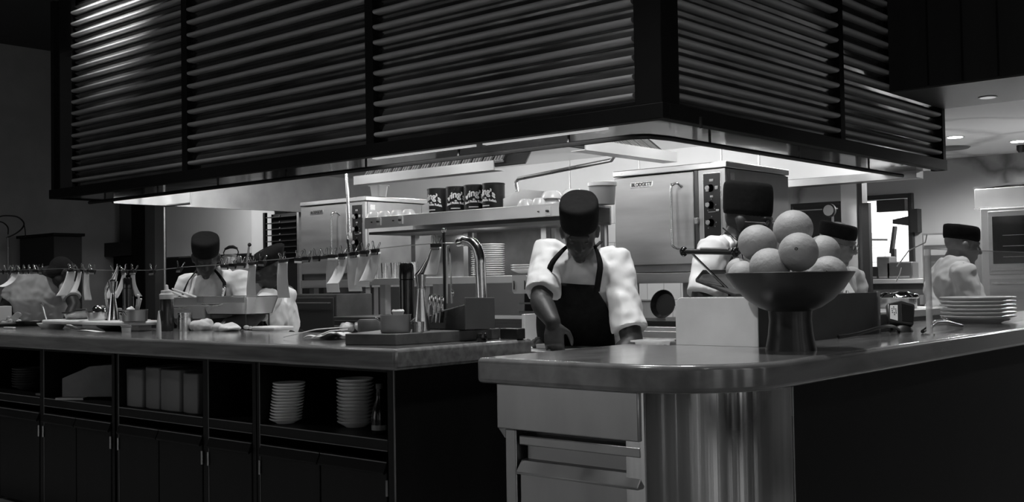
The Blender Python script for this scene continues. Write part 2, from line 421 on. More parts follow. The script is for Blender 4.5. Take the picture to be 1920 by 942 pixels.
# polished underside return
so = MB(); so.box(HX0+.05, HX1-.05, HY0+.05, HY0+.6, HZ+.01, HZ+.035).box(HX1-.5, HX1-.05, HY0+.6, HY1, HZ+.01, HZ+.035)
so.build('underside_panel', 'soffit', hood, smooth=0)
for x in (-5.25, -4.2):
    st_ = B(x-.48, x+.48, HY0+.085, HY0+.125, HZ-.002, HZ+.01).build('added_strip', 'glow_strip', hood)  # added glowing strips where the polished underside shows a bright reflection
# inner lining: bright stainless
li = MB()
li.box(HX0+.05, HX1-.5, HY0+.57, HY0+.6, HZ+.035, 2.5)      # front inner face
li.box(HX1-.52, HX1-.5, HY0+.6, HY1-.1, HZ+.035, 2.5)
li.box(HX0+.05, HX1-.5, HY0+.6, HY1, 2.5, 2.53)
li.build('inner_lining', 'steel', hood, smooth=0)
B(HX0+.03, HX0+.07, HY0+.6, HY1-.05, HZ-.02, 2.5).build('side_lining', 'steel_d', hood, smooth=0)
bl = B(HX0+.05, HX1-.3, HY1-.08, HY1, 2.10, 2.5).build('back_lining', 'wall_white', hood, smooth=0)
sm_ = MB()
for x in (-4.95, -5.35, -6.3, -7.2): sm_.box(x-.006, x+.006, HY1-.088, HY1-.08, 2.10, 2.5)
sm_.build('seam', 'steel', hood)
B(-10.2, HX1-.2, HY1-.10, HY1+.06, 2.03, 2.10).build('rear_beam', 'steel_d', hood, bevel=.004)
# rail hanging under the front edge
rl = MB(); zr = 2.035
rl.tube([(HX0+.3, HY0+.22, zr), (HX1-.35, HY0+.22, zr), (HX1-.27, HY0+.28, zr), (HX1-.24, HY0+.45, zr), (HX1-.24, HY1-.3, zr)], .016, 8)
for x in [HX0+.6+i*.93 for i in range(8)]: rl.box(x-.006, x+.006, HY0+.214, HY0+.226, zr, HZ+.02)
for y in (5.9, 7.1, 8.3): rl.box(HX1-.246, HX1-.234, y-.006, y+.006, zr, HZ+.02)
rl.build('hanging_rail', 'black_m', hood)

# stainless extraction canopies inside (two filter banks)
def filter_bank(name, label, p0, dx, n, up, dep, w):
    """row of baffle filters: p0 start, dx step vector, up vector of the slope"""
    th = thing(name, label, 'extractor', p0)
    p0 = V(p0); dx = V(dx); up = V(up); nrm = dx.cross(up).normalized()
    L = dx*n
    # trough lip (vertical fascia) and slope backing
    dn = V((0, 0, -.075)); out = V(dep)
    ot = out.normalized()*.012
    MB().ext([p0+out+dn, p0+out+L+dn, p0+out+L+V((0, 0, .005)), p0+out+V((0, 0, .005))], ot).build('fascia', 'fascia', th)
    mb = MB(); mb.add([p0+out+dn, p0+out+L+dn, p0+L+dn, p0+dn, p0+out+dn+V((0,0,.004)), p0+out+L+dn+V((0,0,.004)), p0+L+dn+V((0,0,.004)), p0+dn+V((0,0,.004))], [(0, 1, 2, 3), (7, 6, 5, 4), (0, 4, 5, 1), (1, 5, 6, 2), (2, 6, 7, 3), (3, 7, 4, 0)]).build('trough', 'steel_hi', th)
    k = .05*nrm
    MB().ext([p0-dx*.4-k, p0+L+dx*1.6-k, p0+L+dx*1.6+up*1.15-k, p0-dx*.4+up*1.15-k], nrm*.01).build('back_slope', 'dark_mid0', th)
    for i in range(n):
        f = MB(); q = p0+dx*i; a = q+dx*.06; b = q+dx*.94
        f.ext([a, b, b+up*.06, a+up*.06], nrm*.02); f.ext([a+up*.94, b+up*.94, b+up, a+up], nrm*.02)
        nb = 3
        for j in range(nb):
            c = q+dx*(.1+.8*j/nb); c2 = q+dx*(.1+.8*(j+.45)/nb)
            f.ext([c, c2, c2+up, c+up], nrm*.02)
        f.build('baffle_filter', 'steel_hi', th)
    return th
filter_bank('filter_canopy', 'stainless extractor canopy with a row of baffle filters above the tin shelf', (-7.72, 6.75, 2.20), (.125, 0, 0), 14, (0, .12, .17), (0, -.12, 0), 1)
filter_bank('filter_canopy', 'stainless extractor canopy with slanted baffle filters beside the large oven', (-4.72, 6.05, 2.19), (0, .13, 0), 9, (-.32, 0, .26), (.12, 0, 0), 1)

# downpipes hanging in the hood
pp = at(1150, 262, Y=6.98); p2 = at(1152, 300, Y=6.98); p3 = at(967, 336, Y=7.3)
MB().tube([pp+V((0, 0, .2)), p2+V((0, 0, .03)), p2+V((-.03, 0, 0)), (p2+p3)/2, p3+V((.03, 0, 0)), p3+V((0, 0, -.03)), p3+V((.02, 0, -.15))], .017, 10).build('bent_pipe', 'steel_b')
tag(bpy.data.objects['bent_pipe'], 'bent steel pipe running under the hood ceiling left of the large oven', 'pipe')
a = at(650, 325, Y=6.2); b = at(655, 437, Y=6.2)
t = thing('hanging_spray_pipe', 'thin vertical steel pipe with a tap hanging in front of the far oven', 'pipe', b)
MB().tube([a+V((0, 0, .15)), a, b], .014, 10).build('pipe', 'steel_b', t)
mb = MB(); mb.lathe([(.022, 0), (.028, -.02), (.028, -.07), (.012, -.1), (.012, -.14)], b, 12); mb.build('valve', 'steel_d', t)
MB().tube([b+V((.02, -.03, -.03)), b+V((.05, -.05, -.10)), b+V((.06, -.05, -.16))], [.01, .014, .01], 8).build('lever', 'chrome', t)
a = at(308, 380, Y=6.2); b = at(312, 600, Y=6.2)
t = thing('gas_pipe', 'thin vertical pipe dropping from the left end of the hood', 'pipe', (a.x, a.y, 1.19))
b = at(311, 548, Y=6.2); MB().tube([(a.x, a.y, 2.2), (a.x, a.y, b.z)], .012, 8).build('pipe', 'steel_d', t)
MB().tube([(a.x-.0, a.y, 2.06), (a.x+.5, a.y, 2.06), (a.x+.5, a.y, 2.2)], .012, 8).build('branch', 'steel_d', t)

# ------------------------------------------------------------------ counters
LX = -2.99
def bevpoly(mb, name, m, parent=None, bevel=.012, **k): return mb.build(name, m, parent, bevel=bevel, seg=3, **k)
w = B(-9.2, LX, 2.754, 3.543, ZC-.082, ZC).build('counter_worktop', 'top', bevel=.014, seg=3)
tag(w, 'long dark wooden worktop over the open shelves on the left', 'worktop')
base_z = ZC-.082
bays = [(-6.9, -5.89), (-5.862, -5.12), (-5.07, -4.31), (-4.285, -3.935), (-3.90, -3.075)]
blab = ['dark cabinet with a short plate pile in its cubby, at the far left', 'dark cabinet whose cubby holds the metal dispenser box', 'dark cabinet with pale upright boards in its cubby',
        'narrow dark cabinet with an empty cubby', 'dark corner cabinet with two plate stacks and a bottle in its cubby']
SH = .612
for i, (x0, x1) in enumerate(bays):
    n = 1 if i == 3 else 2
    xe0 = x0-.014; xe1 = x1+(.014 if i < 4 else .0)
    c = thing('base_cabinet', blab[i], 'cabinet', ((x0+x1)/2, 3.15, 0))
    bd = MB(); yb = 3.5; yf = 2.80
    bd.box(xe0, x0+.012, yf, yb, .0, base_z).box(x1-.012, xe1, yf, yb, .0, base_z)
    bd.box(x0+.012, x1-.012, yb-.02, yb, 0, base_z).box(x0+.012, x1-.012, yf, yb-.02, SH-.045, SH)
    bd.box(x0+.012, x1-.012, yf, yb-.02, base_z-.012, base_z)
    bd.build('body', 'cab', c, smooth=0, bevel=.0015)
    ed = MB()
    ed.box(x0+.006, x0+.0095, yf-.002, yf, .0, base_z)
    ed.box(x0+.012, x1-.012, yf-.003, yf, SH-.004, SH).box(x0+.012, x1-.012, yf-.003, yf, SH-.045, SH-.042)
    ed.build('edge_strip', 'cab_edge', c, smooth=0)
    wd = (x1-x0-.024)/n
    for k in range(n):
        a = x0+.012+wd*k+.004; b = a+wd-.008
        dr = B(a, b, yf-.004, yf+.02, .02, .49).build('door', 'cab', c, bevel=.003)
        MB().rings([[(a, yf+.02, .53), (a, yf-.004, .525), (a, yf-.022, .488), (a, yf-.018, .480), (a, yf+.02, .50)],
                    [(b, yf+.02, .53), (b, yf-.004, .525), (b, yf-.022, .488), (b, yf-.018, .480), (b, yf+.02, .50)]]).build('pull_lip', 'cab', dr, bevel=.0015)
        B(a, b, yf-.007, yf-.003, .524, .528).build('edge_strip', 'cab_edge', dr)
        MB().lathe([(.005, .40), (.005, .46)], (b+.004 if k else a-.004, yf-.008, 0), 8).build('hinge', 'steel_d', dr)
ep = thing('end_panel', 'plain dark panel closing the right end of the long counter', 'panel', (-3.03, 3.15, 0))
B(-3.075, -3.03, 2.79, 3.52, 0, base_z).build('board', 'cab', ep, bevel=.002)
B(-3.0385, -3.033, 2.786, 2.79, 0, base_z).build('edge_strip', 'cab_edge', ep)
# back of the long counter: bright prep bench the cooks work at
pb = thing('prep_bench', 'low stainless prep bench behind the long counter', 'bench', (-5.5, 3.75, 0))
B(-9.2, -3.35, 3.56, 3.95, .86, .90).build('bench_top', 'steel', pb, bevel=.004)
B(-9.2, -3.35, 3.58, 3.93, 0, .86).build('bench_body', 'steel_d', pb)
pb = thing('pass_bench', 'low stainless bench in front of the leaning chef', 'bench', (-2.6, 3.7, 0))
B(-3.3, -2.25, 3.56, 3.95, .85, .905).build('bench_top', 'steel', pb, bevel=.004)
B(-3.28, -2.27, 3.6, 3.9, 0, .85).build('bench_body', 'steel_d', pb)

# right counter: L slab with rounded nose
RX0, RY0, RX1 = -2.40, 2.56, -1.49
rad = .36
out = [(RX0, RY0)]+[(x, y) for x, y in arc((RX1-rad, RY0+rad), rad, -PI/2, 0, 18)]+[(RX1, 9.2), (-2.2, 9.2), (-2.2, 3.40), (RX0, 3.40)]
def offs(poly, d):   # simple inset for this shape
    r2 = rad-d
    return [(RX0+d, RY0+d)]+[(x, y) for x, y in arc((RX1-rad, RY0+rad), r2, -PI/2, 0, 18)]+[(RX1-d, 9.2), (-2.15, 9.2), (-2.15, 3.36), (RX0+d, 3.36)]
w = MB().prism(out, ZC-.082, ZC).build('counter_worktop', 'top_r', bevel=.016, seg=4)
tag(w, 'thick wooden worktop with a rounded nose, carrying the fruit bowl', 'worktop')
dcb = thing('drawer_cabinet', 'brushed steel cabinet under the rounded counter, with a deep top panel', 'cabinet', (-2.08, 2.8, 0))
x0, x1 = RX0+.055, -1.792
B(x0+.03, x1, 2.66, 3.3, 0, base_z).build('body', 'dark_mid0', dcb)
MB().rings([[(x0, 2.595, z0) , (x1-.006, 2.595, z0), (x1-.006, 2.66, z0), (x0, 2.66, z0)] for z0 in (.735, base_z)]).build('upper_panel', 'steel_front', dcb, bevel=.004)
MB().ext([(x0, 2.6, .735), (x0, 2.68, .735), (x0, 2.68, .69), (x0, 2.63, .70)], (.06, 0, 0)).build('bracket', 'steel_front', dcb, bevel=.003)
B(x0+.03, x0+.075, 2.60, 2.66, 0, .735).build('stile', 'steel_front', dcb, bevel=.004)
B(x0+.085, x1-.006, 2.603, 2.66, .688, .718).build('rail', 'steel_front', dcb, bevel=.004)
B(x0+.095, x1-.01, 2.635, 2.66, .64, .69).build('recess', 'steel_d', dcb)
d = B(x0+.085, x1-.008, 2.607, 2.66, .02, .60).build('door', 'steel_front', dcb, bevel=.003)
MB().ext([(x0+.085, 2.655, .645), (x0+.085, 2.615, .64), (x0+.085, 2.585, .605), (x0+.085, 2.59, .598), (x0+.085, 2.655, .598)], (x1-.008-x0-.085, 0, 0)).build('pull_lip', 'steel_front', d, bevel=.002)
# curved apron of polished sheet
cv = thing('curved_cladding', 'tall polished steel sheet wrapping the rounded counter corner', 'panel', (-1.85, 2.9, 0))
r1 = rad-.045; cc = (RX1-rad, RY0+rad)
pts = [(-1.786, cc[1]-r1)]+arc(cc, r1, -PI/2, 0, 40)+[(cc[0]+r1, 3.02)]
pin = [(-1.786, cc[1]-r1+.02)]+arc(cc, r1-.02, -PI/2, 0, 40)+[(cc[0]+r1-.02, 3.02)]
MB().prism(pts+pin[::-1], 0, base_z).build('sheet', 'steel_curved', cv, smooth=50)
B(cc[0]+r1-.02, cc[0]+r1+.003, 3.022, 3.028, 0, base_z).build('edge_trim', 'steel_b', cv)
bp = thing('black_cladding', 'flat black panel under the right-hand counter', 'panel', (-1.6, 6, 0))
B(-1.60, cc[0]+r1-.006, 3.03, 9.2, 0, base_z).build('sheet', 'post', bp)
B(-2.15, -1.62, 3.45, 9.1, 0, base_z).build('carcass', 'cab_in', bp)
# ------------------------------------------------------------------ kitchen line under the hood
struct(B(-11.3, -7.2, 9.3, 9.4, 0, 2.03).build('wall_partition', 'wall_dark', smooth=0))
struct(B(-7.2, -4.85, 9.3, 9.4, 0, 2.03).build('wall_tiled', 'tile', smooth=0))
# ovens
def make_oven(label, X0, Y0, zb=1.255, zt=2.03, stand=True):
    W, D = .965, .93
    t = thing('convection_oven', label, 'oven', (X0+W/2, Y0+D/2, 0))
    B(X0, X0+W, Y0+.02, Y0+D, zb, zt-.05).build('body', 'steel_d', t, bevel=.004)
    B(X0-.008, X0+W+.008, Y0-.012, Y0+D, zt-.045, zt).build('top_cap', 'steel', t, bevel=.006)
    dw = .70
    d = B(X0+.004, X0+dw, Y0-.012, Y0+.02, zb+.055, zt-.055).build('door', 'steel_w', t, bevel=.006)
    hx = X0+dw-.10
    MB().tube(spline([(hx, Y0-.012, zt-.16), (hx-.01, Y0-.05, zt-.135), (hx-.035, Y0-.07, zt-.145), (hx-.05, Y0-.072, zt-.18), (hx-.05, Y0-.072, zb+.24), (hx-.045, Y0-.07, zb+.19), (hx-.02, Y0-.05, zb+.17), (hx, Y0-.012, zb+.17)], 4), .0095, 10).build('handle', 'chrome', d)
    npw = .20; cx = X0+.255; nz = zt-.118
    n = B(cx-npw/2, cx+npw/2, Y0-.016, Y0-.012, nz-.022, nz+.022).build('nameplate', 'steel_b', d, bevel=.002)
    vs, fs = text_mesh('BLODGETT', .036, .001, .0006)
    MB().add([V((cx+p.x*.98, Y0-.017-p.z, nz+p.y)) for p in vs], fs).build('lettering', 'darkletter', n, smooth=0)
    B(X0+dw+.004, X0+dw+.035, Y0-.004, Y0+.02, zb+.03, zt-.05).build('hinge_post', 'post_s', t)
    B(X0+dw+.012, X0+dw+.04, Y0-.03, Y0+.0, zb+.34, zb+.385).build('latch', 'steel_b', t, bevel=.003)
    c = B(X0+dw+.04, X0+W-.004, Y0-.010, Y0+.02, zb+.02, zt-.05).build('control_panel', 'steel_w', t, bevel=.004)
    px0, px1 = X0+dw+.085, X0+W-.045
    f = MB(); f.box(px0-.006, px1+.006, Y0-.013, Y0-.010, zb+.10, zt-.075)
    f.build('panel_frame', 'steel_b', c)
    B(px0, px1, Y0-.016, Y0-.012, zb+.106, zt-.081).build('control_face', 'black', c)
    pc = (px0+px1)/2
    for k, z in enumerate((zt-.185, zt-.305, zt-.43)):
        kb = MB().lathe([(.028, 0), (.026, -.012), (.018, -.014), (.016, -.032), (.001, -.033)], (pc-.012, Y0-.016, z), 18, Matrix.Rotation(PI/2, 3, 'X').inverted()@Matrix.Rotation(PI, 3, 'X')).build('control_knob', 'black', c)
        MB().lathe([(.017, 0), (.016, .006), (.001, .007)], (pc-.018, Y0-.047, z), 18, Matrix.Rotation(PI/2, 3, 'X')).build('knob_cap', 'plastic_w', kb)
        for q in range(9):
            a = q/9*2*PI
            if k and q % 2 == 0: B(pc-.012+.043*math.cos(a)-.003, pc-.012+.043*math.cos(a)+.003, Y0-.0175, Y0-.016, z+.043*math.sin(a)-.004, z+.043*math.sin(a)+.004).build('dial_mark', 'plastic_g', c)
    for dx, dz, w, h in ((-.035, -.195, .012, .02), (.04, -.185, .012, .02), (0, -.13, .016, .014), (0, -.245, .012, .012), (.046, -.345, .012, .012), (0, -.355, .03, .003)):
        B(pc+dx-w, pc+dx+w, Y0-.022, Y0-.016, zt+dz-h/1.6, zt+dz+h/1.6).build('rocker_switch', 'plastic_w', c, bevel=.002)
    B(X0+W, X0+W+.002, Y0+.05, Y0+.11, zt-.13, zt-.08).build('badge', 'steel_b', t)
    if stand:
        s = MB(); s.box(X0-.02, X0+W-.02, Y0+.0, Y0+.06, zb-.08, zb-.004); s.build('stand_rail', 'steel_w', t, bevel=.003)
        s = MB(); s.box(X0, X0+W, Y0+.06, Y0+D-.02, zb-.08, zb-.01); s.build('stand_frame', 'steel_d', t)
        for x in (X0+.11, X0+W-.09):
            for y in (Y0+.06, Y0+D-.09): B(x-.035, x+.035, y-.03, y+.03, 0, zb-.08).build('leg', 'steel_d', t)
    return t
M['steel_w'] = mat('satin_steel', .50, .42, .75, noise=.08, nscale=3, stretch=(1, 1, 6), rnoise=.05)
M['post_s'] = mat('dark_steel', .10, .4, .6)
M['steel_m'] = mat('soft_steel', .62, .40, .6, noise=.08, nscale=3, rnoise=.06)
M['dark_mid'] = mat('dark_grey', .07, .6, noise=.3, nscale=6)  # plain dark grey shared by many parts
ov = at(1152, 318, Y=6.75)
make_oven('big steel oven with a vertical door handle, right of the leaning chef', ov.x, 6.75)
ov = at(565, 385, Y=6.75)
make_oven('steel oven with vertical handle behind the ticket wire, on the left', ov.x, 6.75)

# gantry: heated overshelf and lower pass shelf
g = thing('pass_gantry', 'long stainless two-tier serving gantry carrying relish tins and bowls', 'shelf', (-5.4, 6.1, 0))
gx0, gx1 = -6.64, -4.60
B(gx0, gx1, 5.80, 5.815, 1.648, 1.738).build('fascia', 'steel_m', g, bevel=.003)
B(gx0, gx1, 5.815, 6.35, 1.722, 1.736).build('top_shelf', 'steel_m', g)
B(gx0+.02, gx1, 5.83, 6.33, 1.60, 1.62).build('heat_strip', 'post_s', g)
B(gx0, gx1, 6.335, 6.35, 1.60, 1.722).build('rear_fascia', 'steel_m', g)
B(gx0-.15, gx1+.1, 5.78, 5.80, 1.195, 1.248).build('lower_fascia', 'steel_m', g, bevel=.003)
B(gx0-.15, gx1+.1, 5.80, 6.35, 1.235, 1.246).build('lower_shelf', 'steel_m', g)
for x in (-6.55, -5.95, -5.15, -4.65):
    B(x-.025, x+.025, 6.25, 6.30, 1.246, 1.60).build('upright', 'steel_d', g)
for x in (-6.50, -5.9, -4.70):
    B(x-.03, x+.03, 5.86, 5.92, .0, 1.195).build('leg', 'steel_m', g)
B(-6.45, -5.98, 6.36, 6.38, 1.25, 1.66).build('splash_panel', 'steel_b', g)
B(-5.93, -5.18, 6.36, 6.38, 1.25, 1.62).build('splash_panel', 'dark_mid', g)
B(-5.13, -4.65, 6.36, 6.38, 1.25, 1.62).build('splash_panel', 'steel_d', g)
for (u, v) in ((711, 416), (752, 413), (1028, 396), (1105, 392)):
    p = at(u, v, Y=5.80)
    s = B(p.x-.024, p.x+.024, 5.794, 5.80, p.z-.030, p.z+.030).build('switch_plate', 'plastic_w', g, bevel=.002)
    MB().lathe([(.009, 0), (.008, .02), (.001, .021)], (p.x+.002, 5.794, p.z), 12, Matrix.Rotation(PI/2, 3, 'X')).build('knob', 'black', s)
    MB().lathe([(.006, 0), (.005, .012), (.001, .013)], (p.x-.085, 5.80, p.z), 10, Matrix.Rotation(PI/2, 3, 'X')).build('pin_light', 'black', g)
# dark equipment seen through the gantry
def eqbox(name, label, cat, x0, x1, y0, y1, z0, z1, m, front='post_s'):
    t = thing(name, label, cat, ((x0+x1)/2, (y0+y1)/2, z0))
    B(x0, x1, y0, y1, z0, z1).build('body', m, t, bevel=.006)
    f = B(x0+.03, x1-.03, y0-.012, y0, z0+.04, z1-.03).build('front_panel', front, t, bevel=.004)
    MB().tube([(x0+.07, y0-.012, z1-.08), (x0+.07, y0-.04, z1-.08), (x1-.07, y0-.04, z1-.08), (x1-.07, y0-.012, z1-.08)], .007, 8).build('handle', 'steel_d', f)
    return t
eqbox('undercounter_fridge', 'dark fridge cabinet low under the left part of the gantry', 'fridge', -7.35, -6.25, 6.05, 6.7, 0, .93, 'dark_mid')
eqbox('undercounter_fridge', 'dull steel fridge cabinet low behind the leaning chef', 'fridge', -6.2, -5.0, 6.05, 6.7, 0, .93, 'steel_d', 'steel_d')
eqbox('range_cooker', 'steel range below the stand of the big oven', 'cooker', -4.85, -3.7, 6.1, 6.7, 0, .89, 'steel_m', 'steel_w')
r = B(-4.85, -3.7, 6.1, 6.7, .892, .93).build('hotplate', 'black_m', bevel=.004); tag(r, 'black cooking top on the steel range below the big oven', 'hotplate')
eqbox('warming_cabinet', 'dark low cabinet beneath the far oven', 'cabinet', -8.7, -7.6, 6.3, 6.72, 0, 1.12, 'dark_mid')
p = at(565, 520, Y=6.3)
# black rack left of the far oven
t = thing('pan_rack', 'tall black rack with small bright studs between the white wall and the far oven', 'rack', (-11.0, 8.3, 0))
for x in (-11.30, -10.62): B(x, x+.04, 8.2, 8.24, 0, 2.12).build('post', 'steel_w' if x > -11 else 'black', t)
B(-11.26, -10.62, 8.3, 8.6, .2, 2.10).build('body', 'black', t)
for k in range(7): 
    B(-11.24, -10.64, 8.2, 8.3, 1.60+k*.075, 1.61+k*.075).build('rung', 'post_s', t)
    MB().lathe([(.012, 0), (.01, .01), (.001, .011)], (-10.95, 8.2, 1.615+k*.075), 8, Matrix.Rotation(PI/2, 3, 'X')).build('stud', 'plastic_g', t)

# relish tins
def make_tin(label, u, rot, Yc=6.0):
    p = at(u, 396, Y=Yc); r, h = .087, .20; z0 = 1.738; c = V((p.x, Yc, z0))
    t = thing('relish_tin', label, 'tin', c, 'relish tins on the upper shelf')
    MB().lathe([(r-.003, 0), (r, .004), (r, .012), (r-.002, .014), (r-.002, h-.014), (r, h-.012), (r, h-.003), (r-.004, h), (r-.006, h-.006), (.001, h-.006)], c, 40).build('can', 'can', t)
    face = math.atan2(-c.y, -c.x)+rot
    def wrap(vs, x0, z, arch=0, sc=1):
        o = []
        for q in vs:
            x = q.x+x0; zz = z+q.y - arch*x*x
            a = face+x/r
            o.append(V((c.x+(r+.0003+q.z)*math.cos(a), c.y+(r+.0003+q.z)*math.sin(a), z0+zz)))
        return o
    for txt, sz, z, off, arch in (("ving's", .070, .135, .0022, 6.5), ('Red Pickle Relish', .024, .072, .0012, 2.), ('IN BRINE', .011, .030, .0004, 0)):
        if txt == 'IN BRINE':
            vs = [V((-.045, -.003, 0)), V((.03, -.003, 0)), V((.03, .004, 0)), V((-.045, .004, 0))]
            mm = MB(); n = 12
            for i in range(n):
                xa = -.045+.075*i/n; xb = xa+.0052
                mm.add(wrap([V((xa, -.003, .0003)), V((xb, -.003, .0003)), V((xb, .004, .0003)), V((xa, .004, .0003))], 0, z), [(0, 1, 2, 3)])
            mm.build('small_print', 'lettering', t, smooth=0); continue
        vs, fs = text_mesh(txt, sz, .0003, off)
        MB().add(wrap(vs, 0, z, arch), fs).build('lettering', 'lettering', t, smooth=0)
    # little three-lobed emblem
    em = MB()
    for a in (-.9, 0, .9):
        pts = [V((math.sin(a)*l+math.cos(a)*w, math.cos(a)*l-math.sin(a)*w, .0003)) for l, w in ((0, 0), (.007, .0035), (.013, 0), (.007, -.0035))]
        em.add(wrap(pts, -.005, .083), [(0, 1, 2, 3)])
    em.build('emblem', 'lettering', t, smooth=0)
make_tin('leftmost of the dark relish tins, its name turned so only the ending shows', 822, -.62)
make_tin('dark relish tin second from the left on the upper shelf', 857, -.05)
make_tin('dark relish tin third from the left on the upper shelf', 891, -.05)
make_tin('rightmost dark relish tin, standing forward with most of its name turned away', 926, -.72)

# food pan on the canopy side
def make_pan(name, label, c, w, d, h, m='clear', lip=.012):
    t = thing(name, label, 'pan', c); c = V(c); mb = MB()
    def rr(sx, sy, z, k=.02):
        pts = []
        for qx, qy, a0 in ((1, 1, 0), (-1, 1, PI/2), (-1, -1, PI), (1, -1, 3*PI/2)):
            for i in range(4):
                a = a0+i*PI/6; pts.append((c.x+qx*(sx-k)+k*math.cos(a), c.y+qy*(sy-k)+k*math.sin(a), c.z+z))
        return pts
    mb.rings([rr(w*.42, d*.42, 0), rr(w*.5, d*.5, h), rr(w*.5+lip, d*.5+lip, h), rr(w*.5+lip, d*.5+lip, h-.006), rr(w*.5-.004, d*.5-.004, h-.004), rr(w*.41, d*.41, .004)])
    mb.build('tub', m, t); return t
p = at(688, 366, Y=6.8)
make_pan('food_tub', 'small pale tub standing on top of the far oven', (p.x, 6.95, 2.03), .13, .13, .11, 'plastic_w')

# overturned bowls along the upper shelf
def make_bowl(label, c, r, h, group='white bowls turned upside down on the upper shelf'):
    o = MB().lathe([(r, 0), (r, .006), (r*.97, .012), (r*.80, h*.72), (r*.62, h*.93), (r*.55, h), (r*.5, h), (r*.46, h*.93), (.001, h*.93)], c, 28).build('bowl', 'china', org=c)
    return tag(o, label, 'bowl', group)
for i, (u, w) in enumerate(((700, 24), (720, 24), (744, 24), (766, 22))):
    p = at(u, 404, Y=5.95); make_bowl(['upside-down white bowl at the far left end of the upper shelf', 'second upturned white bowl from the left end of the shelf', 'third upturned white bowl, left of the relish tins', 'upturned white bowl nearest the left side of the relish tins'][i], (p.x, 5.95, 1.737), .060, .055)
bw = ['low upturned white bowl just right of the sloping shelf bracket', 'small upturned white bowl beside a tall white bowl stack', 'lower bowl of the left white stack beside the chef hat', 'upper bowl of the left white stack beside the chef hat', 'lower bowl of the white stack just behind the chef hat', 'upper bowl of the white stack just behind the chef hat']
for i, (u, Yb, z, r) in enumerate(((986, 5.95, 0, .066), (1010, 5.95, 0, .055), (1034, 6.08, 0, .075), (1034, 6.08, .058, .08), (1074, 6.1, 0, .078), (1074, 6.1, .060, .083))):
    p = at(u, 385, Y=Yb); make_bowl(bw[i], (p.x, Yb, 1.737+z), r, .058)
# side brackets of the shelf
for (u, lab) in ((792, 'sloping steel bracket plate left of the relish tins'), (945, 'sloping steel bracket plate right of the relish tins')):
    p = at(u, 400, Y=5.85)
    MB().ext([(p.x, 5.84, 1.737), (p.x, 6.3, 1.737), (p.x, 6.3, 1.88), (p.x, 6.05, 1.88), (p.x, 5.84, 1.80)], (.006, 0, 0)).build('shelf_bracket', 'steel_m')
    tag(bpy.data.objects[[o.name for o in bpy.data.objects if o.name.startswith('shelf_bracket')][-1]], lab, 'bracket')
# box and tin behind chef's hat
p = at(1130, 392, Y=6.2)
c = V((p.x, 6.2, 1.738)); t = thing('storage_tub', 'round pale tub with lid between the chef hat and the big oven', 'tub', c)
MB().lathe([(.085, 0), (.095, .13)], c, 28).build('tub', 'plastic_g', t); MB().lathe([(.102, .13), (.102, .155), (.08, .162), (.001, .162)], c, 28).build('lid', 'plastic_w', t)

# plate stacks on the lower shelf
def make_plate(r, h=.022, m='china', name='plate'):
    return MB().lathe([(r*.55, 0), (r*.58, .003), (r*.97, h-.004), (r, h), (r*.985, h+.002), (r*.6, .008), (.001, .007)], (0, 0, 0), 36).build(name, m)
def stack(c, r, n, step, labtop, lab, group, m='china', wob=.0015, lean=0., name='plate', h=.022):
    p0 = make_plate(r, h, m, name); p0['category'] = 'plate'; p0['group'] = group
    for i in range(n):
        o = p0 if i == 0 else p0.copy()
        if i: COL.objects.link(o)
        off = V((lean*i+random.uniform(-wob, wob), random.uniform(-wob, wob), i*step))
        o.location = V(c)+off; o.rotation_euler = (0, 0, random.random()*6)
        o['label'] = labtop if i == n-1 else lab
        if '_org' in o: del o['_org']
p = at(912, 517, Y=6.0)
stack((p.x, 6.02, 1.247), .128, 15, .0158, 'top plate of the tall white stack behind the curved chrome pipe', 'white dinner plate within the tall stack behind the curved chrome pipe', 'dinner plates on the pass shelf', h=.018)
p = at(985, 515, Y=5.95)
stack((p.x, 5.98, 1.262), .125, 3, .016, 'uppermost wide plate of the low stack just left of the chef', 'wide plate within the low stack just left of the chef', 'wide plates on the pass shelf', h=.03)
# row of steel beakers behind the tickets
for i, u in enumerate((703, 722, 740, 758, 776)):
    p = at(u, 523, Y=6.1); c = V((p.x, 6.1, 1.247))
    o = MB().lathe([(.028, 0), (.036, .13), (.034, .13), (.027, .004), (.001, .003)], c, 20).build('beaker', 'steel_b', org=c)
    tag(o, 'plain steel beaker in the row at the back of the pass shelf', 'beaker', 'steel beakers on the pass shelf')
# printed notice hanging
p = at(978, 531, Y=5.77)
t = thing('ticket_holder', 'pale plastic plate holder clipped to the pass shelf left of the chef', 'holder', (p.x, 5.77, 1.17))
MB().rings([[(p.x+dx, y, 1.20+dz) for dx, dz in ((-.075, .05), (.05, .05), (.085, .0), (.085, -.06), (.07, -.08), (-.06, -.08), (-.075, -.06))] for y in (5.755, 5.762)]).build('plate', 'plastic_g', t)
for dx in (-.05, .05): MB().tube([(p.x+dx, 5.745, 1.21), (p.x+dx+.006, 5.74, 1.18), (p.x+dx, 5.745, 1.15)], .005, 6).build('hook', 'black', t)
# robot of small machine at (985,560)
p = at(985, 560, Y=5.9)
t = thing('toaster', 'dark conveyor toaster below the pass shelf, left of the chef', 'toaster', (p.x, 5.9, .93))
B(p.x-.16, p.x+.2, 6.07, 6.27, .932, 1.13).build('body', 'black', t, bevel=.01)
B(p.x-.16, p.x+.2, 6.02, 6.07, 1.04, 1.052).build('slot_rail', 'steel', t); B(p.x-.16, p.x+.2, 6.01, 6.07, .97, .99).build('crumb_tray', 'steel', t, bevel=.003)
